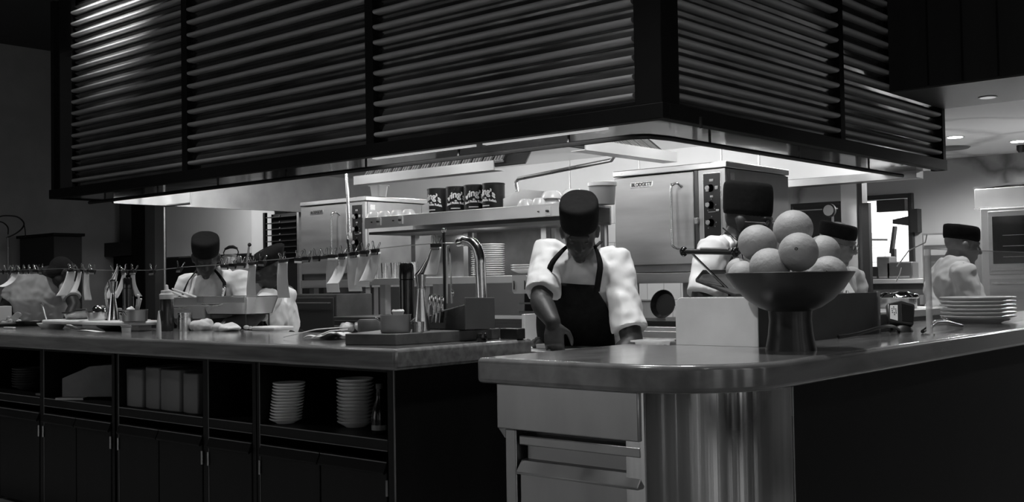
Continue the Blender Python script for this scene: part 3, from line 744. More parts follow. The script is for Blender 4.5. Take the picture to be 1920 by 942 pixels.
# pans standing on the range
p = at(1240, 592, Y=6.25)
t = thing('frying_pan', 'upright black frying pan leaning on the range below the big oven', 'pan', (p.x, 6.3, .93))
Mx = Matrix.Rotation(R(80), 3, 'X')
MB().lathe([(.001, 0), (.075, 0), (.095, .035), (.099, .035), (.079, -.004), (.001, -.004)], (p.x, 6.3, 1.03), 28, Mx, cap=False).build('pan_bowl', 'black_m', t)
MB().tube([(p.x+.09, 6.29, 1.03), (p.x+.2, 6.27, 1.06)], .008, 8).build('handle', 'steel_b', t)
p = at(1218, 578, Y=6.5)
t = make_pan('food_pan', 'white lined pan behind the frying pan under the big oven', (p.x, 6.55, .93), .16, .14, .13, 'board')
c = at(1240, 640, Y=4.7)
t = make_pan('plastic_container', 'clear plastic tub on the low bench beside the metal housing', (-2.50, 3.72, .905), .13, .1, .05, 'clear')
o = MB().ell((-2.40, 3.66, .925), (.03, .02, .018)).build('spoon_bowl', 'chrome', org=(-2.40, 3.66, .905)); tag(o, 'small shiny spoon bowl glinting beside the clear tub', 'spoon')

# ------------------------------------------------------------------ far right kitchen
pc = at(1594, 450, Y=10.0)
t = thing('steel_column', 'bright narrow stainless column standing right of the fruit bowl', 'column', (pc.x, 10.05, 0))
B(pc.x-.085, pc.x+.075, 10.0, 10.16, 0, 2.62).build('casing', 'steel_m', t, bevel=.004)
B(pc.x+.075, pc.x+.12, 10.02, 10.14, 0, 2.62).build('side_channel', 'dark_mid', t)
B(pc.x+.12, pc.x+.19, 10.0, 10.06, 1.0, 1.9).build('conduit', 'black', t)
eqbox('dark_shelving', 'black tall cabinet behind the cook with glasses', 'cabinet', -5.35, -4.75, 10.6, 11.1, 0, 1.98, 'black', 'black')
p = at(1556, 395, Y=10.4)
t = thing('wall_bracket_lamp', 'small bright round dial beside the dark cabinet', 'dial', (p.x, 10.4, p.z))
MB().lathe([(.07, 0), (.07, .03), (.06, .035)], (p.x, 10.4, p.z), 24, Matrix.Rotation(PI/2, 3, 'X')).build('case', 'black', t)
MB().lathe([(.055, .036), (.001, .038)], (p.x, 10.4, p.z), 24, Matrix.Rotation(PI/2, 3, 'X')).build('face', 'plastic_w', t)
B(p.x-.015, p.x+.015, 10.4, 10.46, p.z-.3, p.z).build('arm', 'black', t)
# back bench with clutter
t = thing('back_counter', 'long dark counter below the bright window', 'counter', (-4.4, 11.7, 0))
B(-5.6, -3.9, 11.3, 11.9, 0, 1.12).build('body', 'dark_mid', t); B(-5.62, -3.88, 11.27, 11.92, 1.12, 1.17).build('top', 'steel_m', t, bevel=.004)
B(-5.45, -5.05, 11.28, 11.3, .75, 1.08).build('panel', 'steel_m', t)
B(-4.25, -4.2, 11.25, 11.27, .9, 1.0).build('socket', 'plastic_g', t)
def rel(u, v, Y): return at(u, v, Y=Y)
p = rel(1675, 450, 11.75)
t = thing('tilted_monitor', 'thin black monitor seen edge-on in front of the bright window', 'monitor', (p.x, 11.75, 1.17))
MB().obox((p.x, 11.75, p.z), (.03, .07, .30), (0, R(9), 0)).build('screen', 'black', t, bevel=.004)
B(p.x-.02, p.x+.02, 11.72, 11.78, 1.18, p.z-.1).build('stand', 'black', t); B(p.x-.1, p.x+.1, 11.67, 11.85, 1.17, 1.185).build('base', 'black', t)
p = rel(1640, 440, 11.6)
t = thing('arm_bracket', 'square grey bracket with a horizontal arm before the bright window', 'bracket', (p.x-.12, 11.6, 1.17))
q = rel(1627, 450, 11.6)
fm = MB(); fm.tube([(q.x-.04, 11.6, q.z-.07), (q.x+.04, 11.6, q.z-.07), (q.x+.04, 11.6, q.z+.07), (q.x-.04, 11.6, q.z+.07)], .010, 6, close=True); fm.build('frame', 'dark_mid', t)
q2 = rel(1665, 450, 11.6); MB().tube([(q.x+.04, 11.6, q.z), (q2.x, 11.58, q2.z)], .012, 6).build('arm', 'steel_d', t)
MB().tube([(q.x, 11.6, 1.17), (q.x, 11.6, q.z-.07)], .01, 6).build('post', 'dark_mid', t)
for i, (u, v, w, h, m_) in enumerate(((1662, 478, .15, .10, 'dark_mid'), (1692, 488, .28, .12, 'post_s'), (1641, 497, .16, .07, 'black'))):
    p = rel(u, v, 11.45)
    t = thing('appliance', ['low grey appliance on the back counter under the monitor', 'wide dark appliance at the right end of the back counter', 'flat black tray at the left end of the back counter'][i], 'appliance', (p.x, 11.45, 1.17))
    B(p.x-w/2, p.x+w/2, 11.36, 11.54, 1.17, max(1.20, p.z-.02)).build('body', m_, t, bevel=.012)
    B(p.x-w/2+.03, p.x+w/2-.03, 11.35, 11.36, 1.18, 1.2).build('front_lip', 'steel_d', t)
# wall arm in the window
p = rel(1706, 413, 13.3)
t = thing('door_closer', 'pointed black closer sticking out at the right of the bright window', 'closer', (p.x, 13.4, p.z))
B(p.x-.02, p.x+.07, 13.36, 13.5, p.z-.15, p.z+.14).build('plate', 'black', t)
MB().ext([(p.x-.02, 13.38, p.z-.07), (p.x-.02, 13.38, p.z+.06), (p.x-.25, 13.38, p.z+.02), (p.x-.25, 13.38, p.z-.03)], (0, .02, 0)).build('pointer', 'black', t)
# hanging ticket strip
p = rel(1690, 490, 10.8)
t = thing('strip_rail', 'slanting pale strip hanging below the right of the bright window', 'rail', (p.x, 10.8, p.z))
a, b = rel(1704, 470, 10.8), rel(1682, 500, 10.8); MB().tube([a, b], .012, 6, flat=.4).build('strip', 'plastic_w', t)
a, b = rel(1690, 502, 10.8), rel(1680, 528, 10.8); MB().tube([a, (a+b)/2+V((.01, 0, 0)), b], [.006, .012, .015], 6, flat=.4).build('tail', 'paper', t)
MB().tube([rel(1704, 470, 10.8), rel(1735, 455, 10.8), rel(1738, 440, 10.8)], .006, 6).build('arm', 'steel_d', t)
# small shelf left of the right-hand cook
p = rel(1752, 455, 10.9)
t = thing('wall_cabinet', 'small white fridge front left of the right-hand cook', 'fridge', (p.x, 11, 0))
B(p.x-.12, p.x+.5, 10.9, 11.4, 0, 1.62).build('body', 'steel_d', t); B(p.x-.1, p.x+.3, 10.885, 10.9, 1.5, 1.6).build('upper_panel', 'steel_m', t)
B(p.x-.1, p.x+.3, 10.885, 10.9, 1.40, 1.46).build('drawer', 'board', t)
# big reach-in cabinet with glass doors, right edge
a, b = rel(1838, 392, 10.6), rel(1838, 580, 10.6)
t = thing('glass_door_warmer', 'wide stainless cabinet with dark glass front at the right edge', 'cabinet', (a.x+.55, 11, 0))
ax = a.x; zt = a.z
B(ax, ax+1.25, 10.6, 11.3, 0, zt).build('body', 'steel_m', t, bevel=.005)
fr = B(ax+.07, ax+1.2, 10.585, 10.6, zt-.62, zt-.03).build('door_frame', 'steel_w', t, bevel=.003)
B(ax+.11, ax+1.16, 10.578, 10.585, zt-.52, zt-.08).build('glass', 'black_glass', fr)
for k in (.20, .30, .40): B(ax+.2, ax+1.1, 10.572, 10.578, zt-k-.06, zt-k-.055).build('rack_bar', 'steel_d', fr)
B(ax+.09, ax+1.18, 10.57, 10.585, zt-.585, zt-.56).build('handle_strip', 'steel_b', fr)
B(ax+.07, ax+1.2, 10.585, 10.6, zt-.85, zt-.66).build('lower_panel', 'steel_w', t); B(ax+.09, ax+1.18, 10.57, 10.585, zt-.71, zt-.69).build('handle_strip', 'steel_b', t)
a = rel(1825, 400, 10.8)
t = thing('steel_bin', 'stainless box on top of the cabinet at the right edge', 'box', (a.x+.4, 10.9, zt))
B(a.x+.03, a.x+1.0, 10.75, 11.2, zt, zt+.2).build('body', 'steel_m', t, bevel=.006); B(a.x+.03, a.x+1.0, 10.735, 10.75, zt, zt+.02).build('lip', 'steel_b', t)
t2 = MB().rings([[(a.x+.02+k*.16, y, zt+.2+h+dz) for y, dz in ((10.76, 0), (11.1, 0), (11.1, .03), (10.76, .02))] for k, h in enumerate((0, .01, .02, .015, .015, .0))]).build('crumpled_sheet', 'steel_d', org=(a.x+.4, 10.9, zt+.2))
tag(t2, 'crumpled dark foil lying on the stainless box at the right', 'foil')
# smoke/sprinkler item
p = at(1915, 276, Z=2.60)
o = MB().lathe([(.05, .02), (.05, -.03), (.03, -.06), (.001, -.065)], (p.x, p.y, 2.6), 16).build('ceiling_sensor', 'black', org=(p.x, p.y, 2.6)); tag(o, 'small dark sensor on the far kitchen ceiling at the right edge', 'sensor')
p = at(1815, 283, Z=2.60)
t = thing('ceiling_vent', 'flat grey round vent in the far kitchen ceiling', 'vent', (p.x-.1, p.y-.3, 2.62))
MB().lathe([(.22, 0), (.2, -.015), (.001, -.017)], (p.x-.1, p.y-.3, 2.62), 24).build('plate', 'dark_mid', t)
# underside lamp of bulkhead
p = at(1852, 182, Z=2.6)
t = thing('recessed_downlight', 'dim recessed downlight under the dark bulkhead', 'lamp', (p.x, p.y, 2.6))
MB().lathe([(.07, 0), (.07, -.006), (.06, -.006)], (p.x, p.y, 2.6), 20).build('trim_ring', 'steel_d', t)
MB().lathe([(.06, -.004), (.058, -.008), (.001, -.009)], (p.x, p.y, 2.6), 20).build('lens', 'lamp_dim', t)
# ------------------------------------------------------------------ things on the long counter
RX = lambda a: Matrix.Rotation(a, 3, 'X')
RZ = lambda a: Matrix.Rotation(a, 3, 'Z')
def single(mb, name, m, c, label, cat, group=None, **k):
    o = mb.build(name, m, org=c, **k); return tag(o, label, cat, group)
# white board resting on an oval dish
dc = at(196, 621, Z=ZC); dc = V((dc.x, 3.24, ZC))
single(MB().lathe([(.07, 0), (.11, .022), (.118, .034), (.112, .034), (.07, .008), (.001, .006)], dc, 32, sx=1.1), 'oval_dish', 'black_m', dc, 'dark oval dish carrying the white board on the left counter', 'dish')
zb = ZC+.034
b0, b1 = at(116, 605, Y=3.25), at(281, 605, Y=3.25)
bcx = (b0.x+b1.x)/2
single(B(b0.x, b1.x, 3.12, 3.34, zb, zb+.024), 'cutting_board', 'board', V((bcx, 3.23, zb)), 'long white cutting board raised on a dark dish, left on the counter', 'board', bevel=.010)
zb2 = zb+.0245
def onb(u, Y=3.24): p = at(u, 600, Y=Y); return V((p.x, Y, zb2))
S = .0032   # metres per pixel around here
# saucepan with ladle
c = onb(186, 3.2); t = thing('steel_saucepan', 'small steel pan with a round ladle head in it, on the white board', 'pan', c)
MB().lathe([(.001, 0), (.060, 0), (.064, .01), (.066, .045), (.063, .045), (.060, .006), (.001, .005)], c, 28).build('pan_body', 'steel_b', t)
MB().tube([c+V((-.03, -.06, .05)), c+V((-.10, -.09, .048)), c+V((-.165, -.11, .034))], [.012, .011, .012], 8, flat=.5).build('handle', 'steel_b', t)
c2 = c+V((-.0, 0, .048))
t = thing('ladle', 'polished ladle bowl lying upside down over the small steel pan', 'ladle', c2)
MB().lathe([(.045, 0), (.043, .02), (.03, .036), (.001, .043)], c2, 24).build('ladle_bowl', 'chrome', t)
# low dark frying pan left
c = onb(144, 3.25); t = thing('frying_pan', 'low grey frying pan with flat lid at the left end of the white board', 'pan', c)
MB().lathe([(.001, 0), (.06, 0), (.075, .036), (.071, .036), (.057, .004), (.001, .004)], c, 28).build('pan_body', 'steel_d', t)
MB().lathe([(.085, .038), (.085, .044), (.01, .047), (.001, .047)], c, 28).build('lid', 'black_m', t)
MB().tube([c+V((-.08, 0, .04)), c+V((.0, -.0, .056)), c+V((.12, 0, .062))], .005, 8).build('lid_edge', 'steel', t)
# tall steel cream whipper / carafe with loop handle
c = onb(212, 3.24); t = thing('steel_carafe', 'slim polished carafe with a slanting spout and loop handle on the white board', 'carafe', c)
H_ = .225
MB().lathe([(.001, 0), (.032, 0), (.030, .02), (.020, .10), (.014, .15), (.013, .16), (.022, .19), (.028, H_), (.024, H_), (.001, .18)], c, 24).build('body', 'chrome', t)
MB().tube([c+V((-.03, 0, H_)), c+V((.02, 0, H_+.025)), c+V((.045, 0, H_+.06)), c+V((.055, 0, H_+.088))], [.022, .016, .008, .005], 12).build('spout', 'chrome', t)
MB().tube([c+V((-.02, 0, H_-.004)), c+V((-.05, 0, H_-.012)), c+V((-.080, 0, H_-.04)), c+V((-.084, 0, .15)), c+V((-.07, 0, .09)), c+V((-.045, 0, .045)), c+V((-.03, 0, .035))], .0065, 8).build('handle', 'steel_hi', t)
MB().tube([c+V((-.015, 0, .12)), c+V((-.03, 0, .07))], .004, 8).build('strut', 'chrome', t)
# wooden handle behind
c = onb(219, 3.31); single(B(c.x-.05, c.x+.045, 3.30, 3.32, c.z+.05, c.z+.068), 'spatula', 'plastic_g', c, 'flat grey spatula handle lying behind the slim carafe', 'spatula', bevel=.004)
bpy.data.objects['spatula'].location.z += 0
c = onb(213, 3.3)
# little cup
c = onb(229, 3.2); single(MB().lathe([(.013, 0), (.016, .032), (.014, .032), (.012, .003), (.001, .003)], c, 18), 'small_cup', 'plastic_g', c, 'tiny grey cup between the carafe and the pepper mill', 'cup')
# pepper mill left
def mill(c, h, r, label):
    t = thing('pepper_mill', label, 'pepper mill', c)
    MB().lathe([(.001, 0), (r, 0), (r, h*.74), (r*.93, h*.745), (.001, h*.745)], c, 24).build('mill_body', 'black_gl', t)
    MB().lathe([(r*.9, h*.745), (r, h*.755), (r, h*.965), (r*.8, h), (.001, h)], c, 24).build('mill_head', 'black_gl', t)
M['black_gl'] = mat('black_gloss', .008, .16, coat=.4)
mill(onb(241, 3.29), .245, .030, 'tall black pepper mill standing on the white board')
# square steel tub with thermometer
c = onb(253, 3.16); t = thing('steel_tub', 'squat steel tub with a wire handle at the right end of the white board', 'tub', c)
MB().lathe([(.001, 0), (.062, 0), (.066, .003), (.068, .062), (.071, .064), (.066, .064), (.062, .005), (.001, .004)], c, 28, sx=1.05).build('tub_body', 'steel_d', t)
MB().tube([c+V((-.03, -.069, .035)), c+V((-.026, -.078, .052)), c+V((.022, -.078, .052)), c+V((.028, -.069, .035))], .0035, 8).build('wire_handle', 'chrome', t)
t = thing('probe_thermometer', 'white probe thermometer standing in the squat steel tub', 'thermometer', c+V((.01, .02, .05)))
q = c+V((.012, .01, .10)); MB().obox(q, (.022, .012, .10), (0, R(8), 0)).build('casing', 'plastic_w', t, bevel=.005)
MB().obox(q+V((.005, -.0065, .03)), (.012, .002, .014), (0, R(8), 0)).build('display', 'black', t)
q = c+V((.05, .0, .09)); single(MB().tube([q+V((-.02, 0, -.04)), q+V((.015, 0, .035))], [.005, .006], 8), 'plastic_spoon', 'plastic_w', q, 'slim white spoon handle leaning out of the squat steel tub', 'spoon')
q = c+V((.032, -.01, .055)); single(MB().tube([q+V((0, 0, -.03)), q+V((.004, 0, .03))], [.006, .007], 8), 'stirrer', 'plastic_g', q, 'short pale stirrer in the squat steel tub beside the thermometer', 'stirrer')
q = c+V((-.045, 0, .066)); single(MB().ell(q, (.03, .022, .012)).ell(q+V((.012, .0, .006)), (.014, .012, .009)), 'tissue', 'paper', q, 'crumpled white tissue on the rim of the squat steel tub', 'tissue', disp=(.008, .02))
# clear containers in front
c = at(258, 621, Z=ZC); single(MB().prism([(c.x-.05, c.y-.03), (c.x+.05, c.y-.03), (c.x+.05, c.y+.06), (c.x-.05, c.y+.06)], ZC, ZC+.065), 'clear_box', 'clear', c, 'clear plastic box in front of the right end of the white board', 'box', bevel=.008)
c = at(237, 624, Z=ZC); t = thing('glass_jar', 'small patterned glass with a pale lid beside the clear box', 'glass', c)
MB().lathe([(.024, 0), (.026, .028), (.022, .03)], c, 20).build('glass', 'clear', t); MB().lathe([(.029, .03), (.029, .042), (.001, .043)], c, 20).build('lid', 'plastic_g', t)
# far left things
c = at(22, 606, Z=ZC+.0); c = V((c.x+.0, 3.35, ZC)); p = at(22, 600, Y=3.35)
c = V((p.x, 3.35, ZC))
t = single(MB().lathe([(.08, 0), (.15, .02), (.152, .024), (.08, .007), (.001, .006)], c, 32), 'plate', 'china', c, 'wide plate of food at the far left of the counter', 'plate')
fd = MB()
for k in range(26):
    a = random.random()*6.28; r = random.random()**.5*.10; fd.ell(c+V((r*math.cos(a), r*math.sin(a)*.7, .02+random.random()*.05*(1-r/.11))), (.018, .018, .012), nu=8, nv=6)
o = single(fd, 'fried_food', 'food', c+V((0, 0, .01)), 'heaped pale fried food on the wide plate, far left', 'food', remesh=.006); o['kind'] = 'stuff'
single(MB().grid(lambda u, v: c+V((.09+.07*u, -.02-.06*v+.02*u, .03+.045*u+.02*math.sin(v*3))), 4, 4), 'napkin', 'paper', c+V((.1, 0, .02)), 'white paper napkin sticking out beside the fried food', 'napkin', solid=.002)
p = at(5, 595, Y=3.45); single(B(p.x-.06, p.x+.035, 3.40, 3.5, ZC, ZC+.13), 'white_carton', 'plastic_w', V((p.x, 3.45, ZC)), 'pale carton cut by the left edge of the frame', 'carton', bevel=.004)
p = at(18, 617, Z=ZC); single(MB().obox((p.x, p.y, ZC+.006), (.12, .02, .011), (0, 0, .05)), 'marker', 'plastic_w', V((p.x, p.y, ZC)), 'short white strip lying near the counter edge, far left', 'strip', bevel=.003)
p = at(76, 603, Y=3.46); c = V((p.x, 3.42, ZC)); t = thing('black_skillet', 'wide black skillet left of the white board', 'pan', c)
MB().lathe([(.001, 0), (.10, 0), (.125, .032), (.12, .032), (.097, .005), (.001, .004)], c, 32).build('pan_body', 'black_m', t)
p = at(82, 602, Y=3.2); c = V((p.x, 3.2, ZC)); t = thing('serving_spoon', 'long steel spoon standing up from a pale tray left of the board', 'spoon', c+V((0, 0, .02)))
q = at(88, 600, Y=3.2); q2 = at(79, 571, Y=3.2); MB().tube([q+V((.0, 0, -.01)), q2], [.005, .006], 8).build('handle', 'steel', t)
MB().tube([q2+V((-.015, 0, .002)), q2+V((.018, 0, .004))], [.006, .008], 8).build('hook_end', 'steel_b', t)
c = at(98, 607, Y=3.2); c = V((c.x, 3.2, ZC)); single(MB().lathe([(.06, 0), (.085, .03), (.09, .036), (.084, .036), (.06, .006), (.001, .005)], c, 28), 'pale_tray', 'plastic_w', c, 'pale round tray just left of the white board', 'tray')
c = at(135, 616, Z=ZC); single(MB().grid(lambda u, v: c+V((-.10+.2*u, -.05+.09*v, .002+.010*math.sin(u*4+v*2)+.008)), 8, 4), 'paper_sheet', 'paper', c, 'bright curled paper sheet lying in front of the white board', 'paper', solid=.001)
c = at(168, 622, Z=ZC); single(MB().grid(lambda u, v: c+V((-.14+.28*u, -.02+.04*v, .004+.003*math.sin(u*5))), 8, 3), 'order_slip', 'paper', c, 'long flat slip of paper near the dark oval dish', 'paper', solid=.001)

# sauce bottle, nozzle, canister
c = at(313, 621, Z=ZC); t = thing('squeeze_bottle', 'dark squeeze bottle with a pale pointed cap', 'bottle', c)
MB().lathe([(.001, 0), (.036, 0), (.038, .006), (.038, .175), (.036, .18), (.001, .18)], c, 28).build('bottle_body', 'sauce', t)
MB().lathe([(.039, .178), (.040, .205), (.032, .209), (.031, .225), (.012, .228), (.008, .255), (.004, .258), (.001, .259)], c, 24).build('cap', 'plastic_w', t)
c = at(298, 634, Z=ZC); single(MB().lathe([(.011, 0), (.012, .004), (.011, .06), (.004, .12), (.002, .13), (.001, .131)], c, 14), 'icing_nozzle', 'plastic_w', c, 'thin white pointed nozzle standing in front of the squeeze bottle', 'nozzle')
c = at(347, 620, Z=ZC); t = thing('steel_canister', 'ribbed steel canister with a small handle right of the squeeze bottle', 'canister', c)
MB().lathe([(.001, 0), (.040, 0), (.041, .004), (.041, .072), (.0385, .074), (.0385, .088), (.041, .09), (.041, .099), (.036, .1), (.001, .096)], c, 32).build('can_body', 'steel_b', t)
MB().tube([c+V((-.041, 0, .09)), c+V((-.056, 0, .08)), c+V((-.05, 0, .04)), c+V((-.041, 0, .03))], .004, 8).build('handle', 'steel_d', t)
# hotel pans on a black wire stand behind the counter
for (u0, u1, vt, vb, lab, Yp, m_) in ((326, 398, 558, 597, 'round-cornered steel pan with serving tools, left one of the raised pair', 3.74, 'steel'), (386, 476, 556, 588, 'bright steel pan with a rounded base, right one of the raised pair', 3.66, 'steel_b')):
    a, b, c_ = at(u0, vt, Y=Yp), at(u1, vt, Y=Yp), at(u0, vb, Y=Yp)
    w = b.x-a.x; h = a.z-c_.z; cx = (a.x+b.x)/2; z0 = c_.z
    st = thing('wire_stand', 'thin black wire stand under the '+('left' if u0 < 350 else 'right')+' raised steel pan', 'stand', (cx, Yp+.06, .90))
    for sx in (-1, 1):
        for sy in (-.07, .09): MB().tube([(cx+sx*w*.36, Yp+.06+sy, .9), (cx+sx*w*.36, Yp+.06+sy, z0)], .004, 6).build('leg', 'black_m', st)
    MB().tube([(cx-w*.36, Yp-.01, z0-.004), (cx+w*.36, Yp-.01, z0-.004), (cx+w*.36, Yp+.15, z0-.004), (cx-w*.36, Yp+.15, z0-.004)], .004, 6, close=True).build('ring', 'black_m', st)
    t = make_pan('steel_pan', lab, (cx, Yp+.07, z0), w*.95, .24, h, m_, .014)
    B(cx-w*.5, cx+w*.5, Yp-.062, Yp-.055, z0+h*.62, z0+h).build('rim_band', 'steel_b', t, bevel=.003)
    MB().tube([(cx-w*.3, Yp-.06, z0+h*.55), (cx-w*.3, Yp-.09, z0+h*.5), (cx+w*.05, Yp-.09, z0+h*.5), (cx+w*.05, Yp-.06, z0+h*.55)], .005, 8).build('handle', 'chrome', t)
a = at(313, 543, Y=3.68); b = at(352, 560, Y=3.74)
t = thing('tongs', 'pair of pale tongs leaning out of the left raised pan', 'tongs', b)
MB().tube([a, b], [.005, .008], 8).build('arm', 'plastic_w', t); MB().tube([a+V((.01, .03, .003)), b+V((.05, .03, .004))], [.005, .009], 8).build('arm', 'plastic_w', t)
a = at(421, 540, Y=3.7); b = at(417, 560, Y=3.7)
single(MB().tube([a, b], [.012, .006], 8).ell(a, (.014, .006, .018)), 'steel_spoon', 'chrome', b, 'small steel spoon standing in the right raised pan', 'spoon')
# kitchen cloths on the bench
def cloth(label, u, v, Yc, sx, sy, sz, seed, z=ZC):
    p = at(u, v, Y=Yc); c = V((p.x, Yc, z)); rnd = random.Random(seed); mb = MB()
    for k in range(9): mb.ell(c+V((rnd.uniform(-1, 1)*sx*.6, rnd.uniform(-1, 1)*sy*.5, sz*.35)), (sx*rnd.uniform(.35, .55), sy*.6, sz*rnd.uniform(.3, .62)), nu=12, nv=8)
    return single(mb, 'kitchen_cloth', 'cloth', c, label, 'cloth', remesh=.008, disp=(.02, .05))
cloth('crumpled white cloth on the counter below the left raised pan', 378, 612, 3.44, .075, .06, .07, 3)
cloth('pale cloth heap on the counter below the right raised pan', 425, 614, 3.44, .10, .06, .045, 5)
c = at(497, 617, Z=ZC+.01); single(B(c.x-.10, c.x+.10, c.y-.02, c.y+.12, ZC, ZC+.022), 'folded_napkin', 'cloth', V((c.x, c.y, ZC)), 'flat folded white napkin left of the crumpled cloth with straws', 'napkin', bevel=.008)
c = at(462, 618, Z=ZC); single(MB().ell(c+V((0, 0, .012)), (.018, .016, .012)).ell(c+V((.03, .005, .009)), (.014, .012, .009)), 'garlic', 'board', c, 'two small pale garlic cloves beside the folded napkin', 'garlic')
# crumpled napkin near tray
c = at(628, 636, Z=ZC); c.z = ZC
single(MB().grid(lambda u, v: c+V((-.10+.21*u, -.10+.2*v, .006+.022*u+.006*math.sin(u*9+v*5)+.005*math.sin(v*16))), 24, 24), 'creased_napkin', 'cloth', c, 'creased white napkin tucked beside the dark tray', 'napkin', solid=.003)
q = at(652, 614, Y=c.y+.12); single(MB().ell(q, (.035, .03, .022)).ell(q+V((.05, .02, .004)), (.024, .02, .02)).ell(q+V((-.03, 0, 0)), (.02, .02, .02)), 'crumpled_tissue', 'food', q, 'crumpled tissue ball on the creased napkin left of the dark tray', 'tissue', disp=(.02, .03))
for i, (a, b) in enumerate((((-.24, -.10, .008), (.08, .02, .055)), ((-.02, -.115, .010), (.10, -.01, .045)))):
    single(MB().tube([c+V(a), (c+V(a)+c+V(b))/2+V((0, 0, .012)), c+V(b)], .0028, 6), 'drinking_straw', 'plastic_w', c+V(a), ['long thin straw stretching left from the creased napkin', 'short thin straw lying over the creased napkin'][i], 'straw')

# dark wooden tray with its load
ty0, ty1 = 2.80, 3.42
single(MB().prism([(-3.365, 2.83), (-3.15, 2.905), (-3.10, 3.46), (-3.60, 3.42)], ZC, ZC+.046), 'serving_tray', 'wood_d', V((-3.25, 3.1, ZC)), 'thick dark wooden tray at the near corner of the long counter', 'tray', bevel=.004)
zt = ZC+.0465
def ont(u, Y): p = at(u, 620, Y=Y); return V((p.x, Y, zt))
c = ont(742, 2.97); t = thing('small_pot', 'small dark pot with two wire handles on the dark tray', 'pot', c)
MB().lathe([(.001, 0), (.056, 0), (.060, .006), (.061, .068), (.064, .072), (.060, .072), (.056, .006), (.001, .005)], c, 32).build('pot_body', 'steel_d', t)
for s in (-1, 1):
    hd = V((.76, .65, 0))*s; sd = V((.65, -.76, 0)); q = c+hd*.061
    MB().tube([q+sd*.018+V((0, 0, .045)), q+hd*.016+sd*.018+V((0, 0, .06)), q+hd*.016-sd*.018+V((0, 0, .06)), q-sd*.018+V((0, 0, .045))], .003, 8).build('handle', 'chrome', t)
q = c+V((.015, .0, .066)); single(MB().lathe([(.02, 0), (.026, .02), (.022, .026), (.001, .02)], q, 9), 'paper_cup', 'paper', q, 'torn white paper cup top inside the small dark pot', 'cup', disp=(.006, .02))
c = ont(692, 3.22); c.z = ZC+.0005; single(MB().lathe([(.001, 0), (.046, 0), (.05, .012), (.05, .075), (.044, .086), (.001, .086)], c, 28), 'stone_dish', 'dark_mid', c, 'round dark stone pot standing just behind the left end of the dark tray', 'dish')
c = ont(784, 3.04); single(MB().lathe([(.024, 0), (.025, .042), (.022, .042), (.021, .004), (.001, .004)], c, 24), 'steel_cup', 'steel_b', c, 'small bright steel cup right of the small dark pot', 'cup')
mill(ont(764, 3.30), .285, .033, 'tall glossy black pepper mill standing behind the small dark pot')
c = ont(790, 3.14); t = thing('steel_carafe', 'slim steel carafe with a long thin spout behind the small steel cup', 'carafe', c)
MB().lathe([(.001, 0), (.036, 0), (.034, .03), (.022, .12), (.017, .165), (.016, .175), (.001, .176)], c, 26).build('body', 'steel_b', t)
MB().lathe([(.016, .176), (.019, .20), (.024, .232), (.02, .232), (.001, .2)], c, 24).build('neck', 'chrome', t)
MB().tube([c+V((-.012, 0, .222)), c+V((.012, .0, .25)), c+V((.045, 0, .295)), c+V((.065, 0, .335))], [.019, .012, .006, .003], 12).build('spout', 'chrome', t)
# serving spoons bunch
for k in range(4):
    c = ont(806+k*4, 3.2)+V((0, .01*k, .0)); q = c+V((0, 0, .115-.004*k))
    o = MB().tube([c+V((-.01, 0, .03)), q], [.004, .005], 6).ell(q+V((.004, 0, .012)), (.011, .007, .028), Matrix.Rotation(R(14), 3, 'Y'), 12, 8).build('teaspoon', 'chrome', org=c)
    tag(o, 'upturned shiny spoon in the bunch beside the black caddy', 'spoon', 'spoons bunched beside the black caddy')
# angular black caddy with a steel end plate
c = V((-3.13, 3.3, zt)); t = thing('black_caddy', 'angular black caddy with sloping top and a square grey end plate', 'caddy', c)
A = at(873, 622, Y=3.24); Bq = at(873, 572, Y=3.24)
MB().ext([(-3.43, 3.24, zt), (A.x, 3.24, zt), (A.x, 3.24, Bq.z), (-3.24, 3.24, Bq.z-.03), (-3.43, 3.24, Bq.z-.085)], (0, .16, 0)).build('caddy_body', 'black_sat', t, bevel=.003)
e0 = V((A.x, 3.235, zt+.004)); 
MB().ext([e0, (A.x+.004, 3.41, zt+.0), (A.x+.004, 3.41, Bq.z+.026), (A.x, 3.235, Bq.z+.030)], (.006, 0, 0)).build('end_plate', 'steel_plate', t, bevel=.0015)
MB().tube([(-3.43, 3.238, Bq.z-.083), (-3.24, 3.238, Bq.z-.028), (A.x, 3.238, Bq.z+.001)], .0022, 6).build('top_edge', 'steel_b', t)
MB().box(A.x-.0, A.x+.1, 3.45, 3.50, ZC, ZC+.045).build('foot', 'black', t, bevel=.003)
c = at(880, 634, Z=ZC); c = V((-3.03, 3.27, ZC)); single(MB().lathe([(.001, 0), (.02, 0), (.024, .012), (.02, .032), (.008, .04), (.001, .041)], c, 20), 'door_stop', 'black_gl', c, 'small glossy black knob-shaped object in front of the caddy foot', 'knob')
# tongs + rod
a, b = at(832, 432, Y=3.45), at(834, 546, Y=3.45)
t = thing('wire_post', 'thin black post holding the end of the ticket wire', 'post', (b.x, 3.45, ZC))
MB().tube([(b.x, 3.45, ZC), (b.x, 3.45, a.z)], .007, 8).build('post', 'black', t); MB().ell(a+V((0, 0, .0)), (.012, .012, .012)).build('ball_top', 'chrome', t)
a, b = at(840, 466, Y=3.42), at(838, 548, Y=3.42)
t = thing('long_tongs', 'long narrow steel tongs standing up beside the black post', 'tongs', b)
MB().tube([b+V((0, 0, -.05)), b, a+V((-.008, 0, 0)), a+V((-.005, 0, .01)), a+V((.008, 0, .01))], .004, 6).build('arm', 'steel', t)
MB().tube([a+V((.008, 0, .01)), a+V((.014, 0, -.06)), b+V((.028, 0, .01)), b+V((.03, 0, -.05))], .004, 6).build('arm', 'chrome', t)
MB().ell(b+V((.034, 0, -.005)), (.008, .006, .014)).build('end_knob', 'chrome', t)
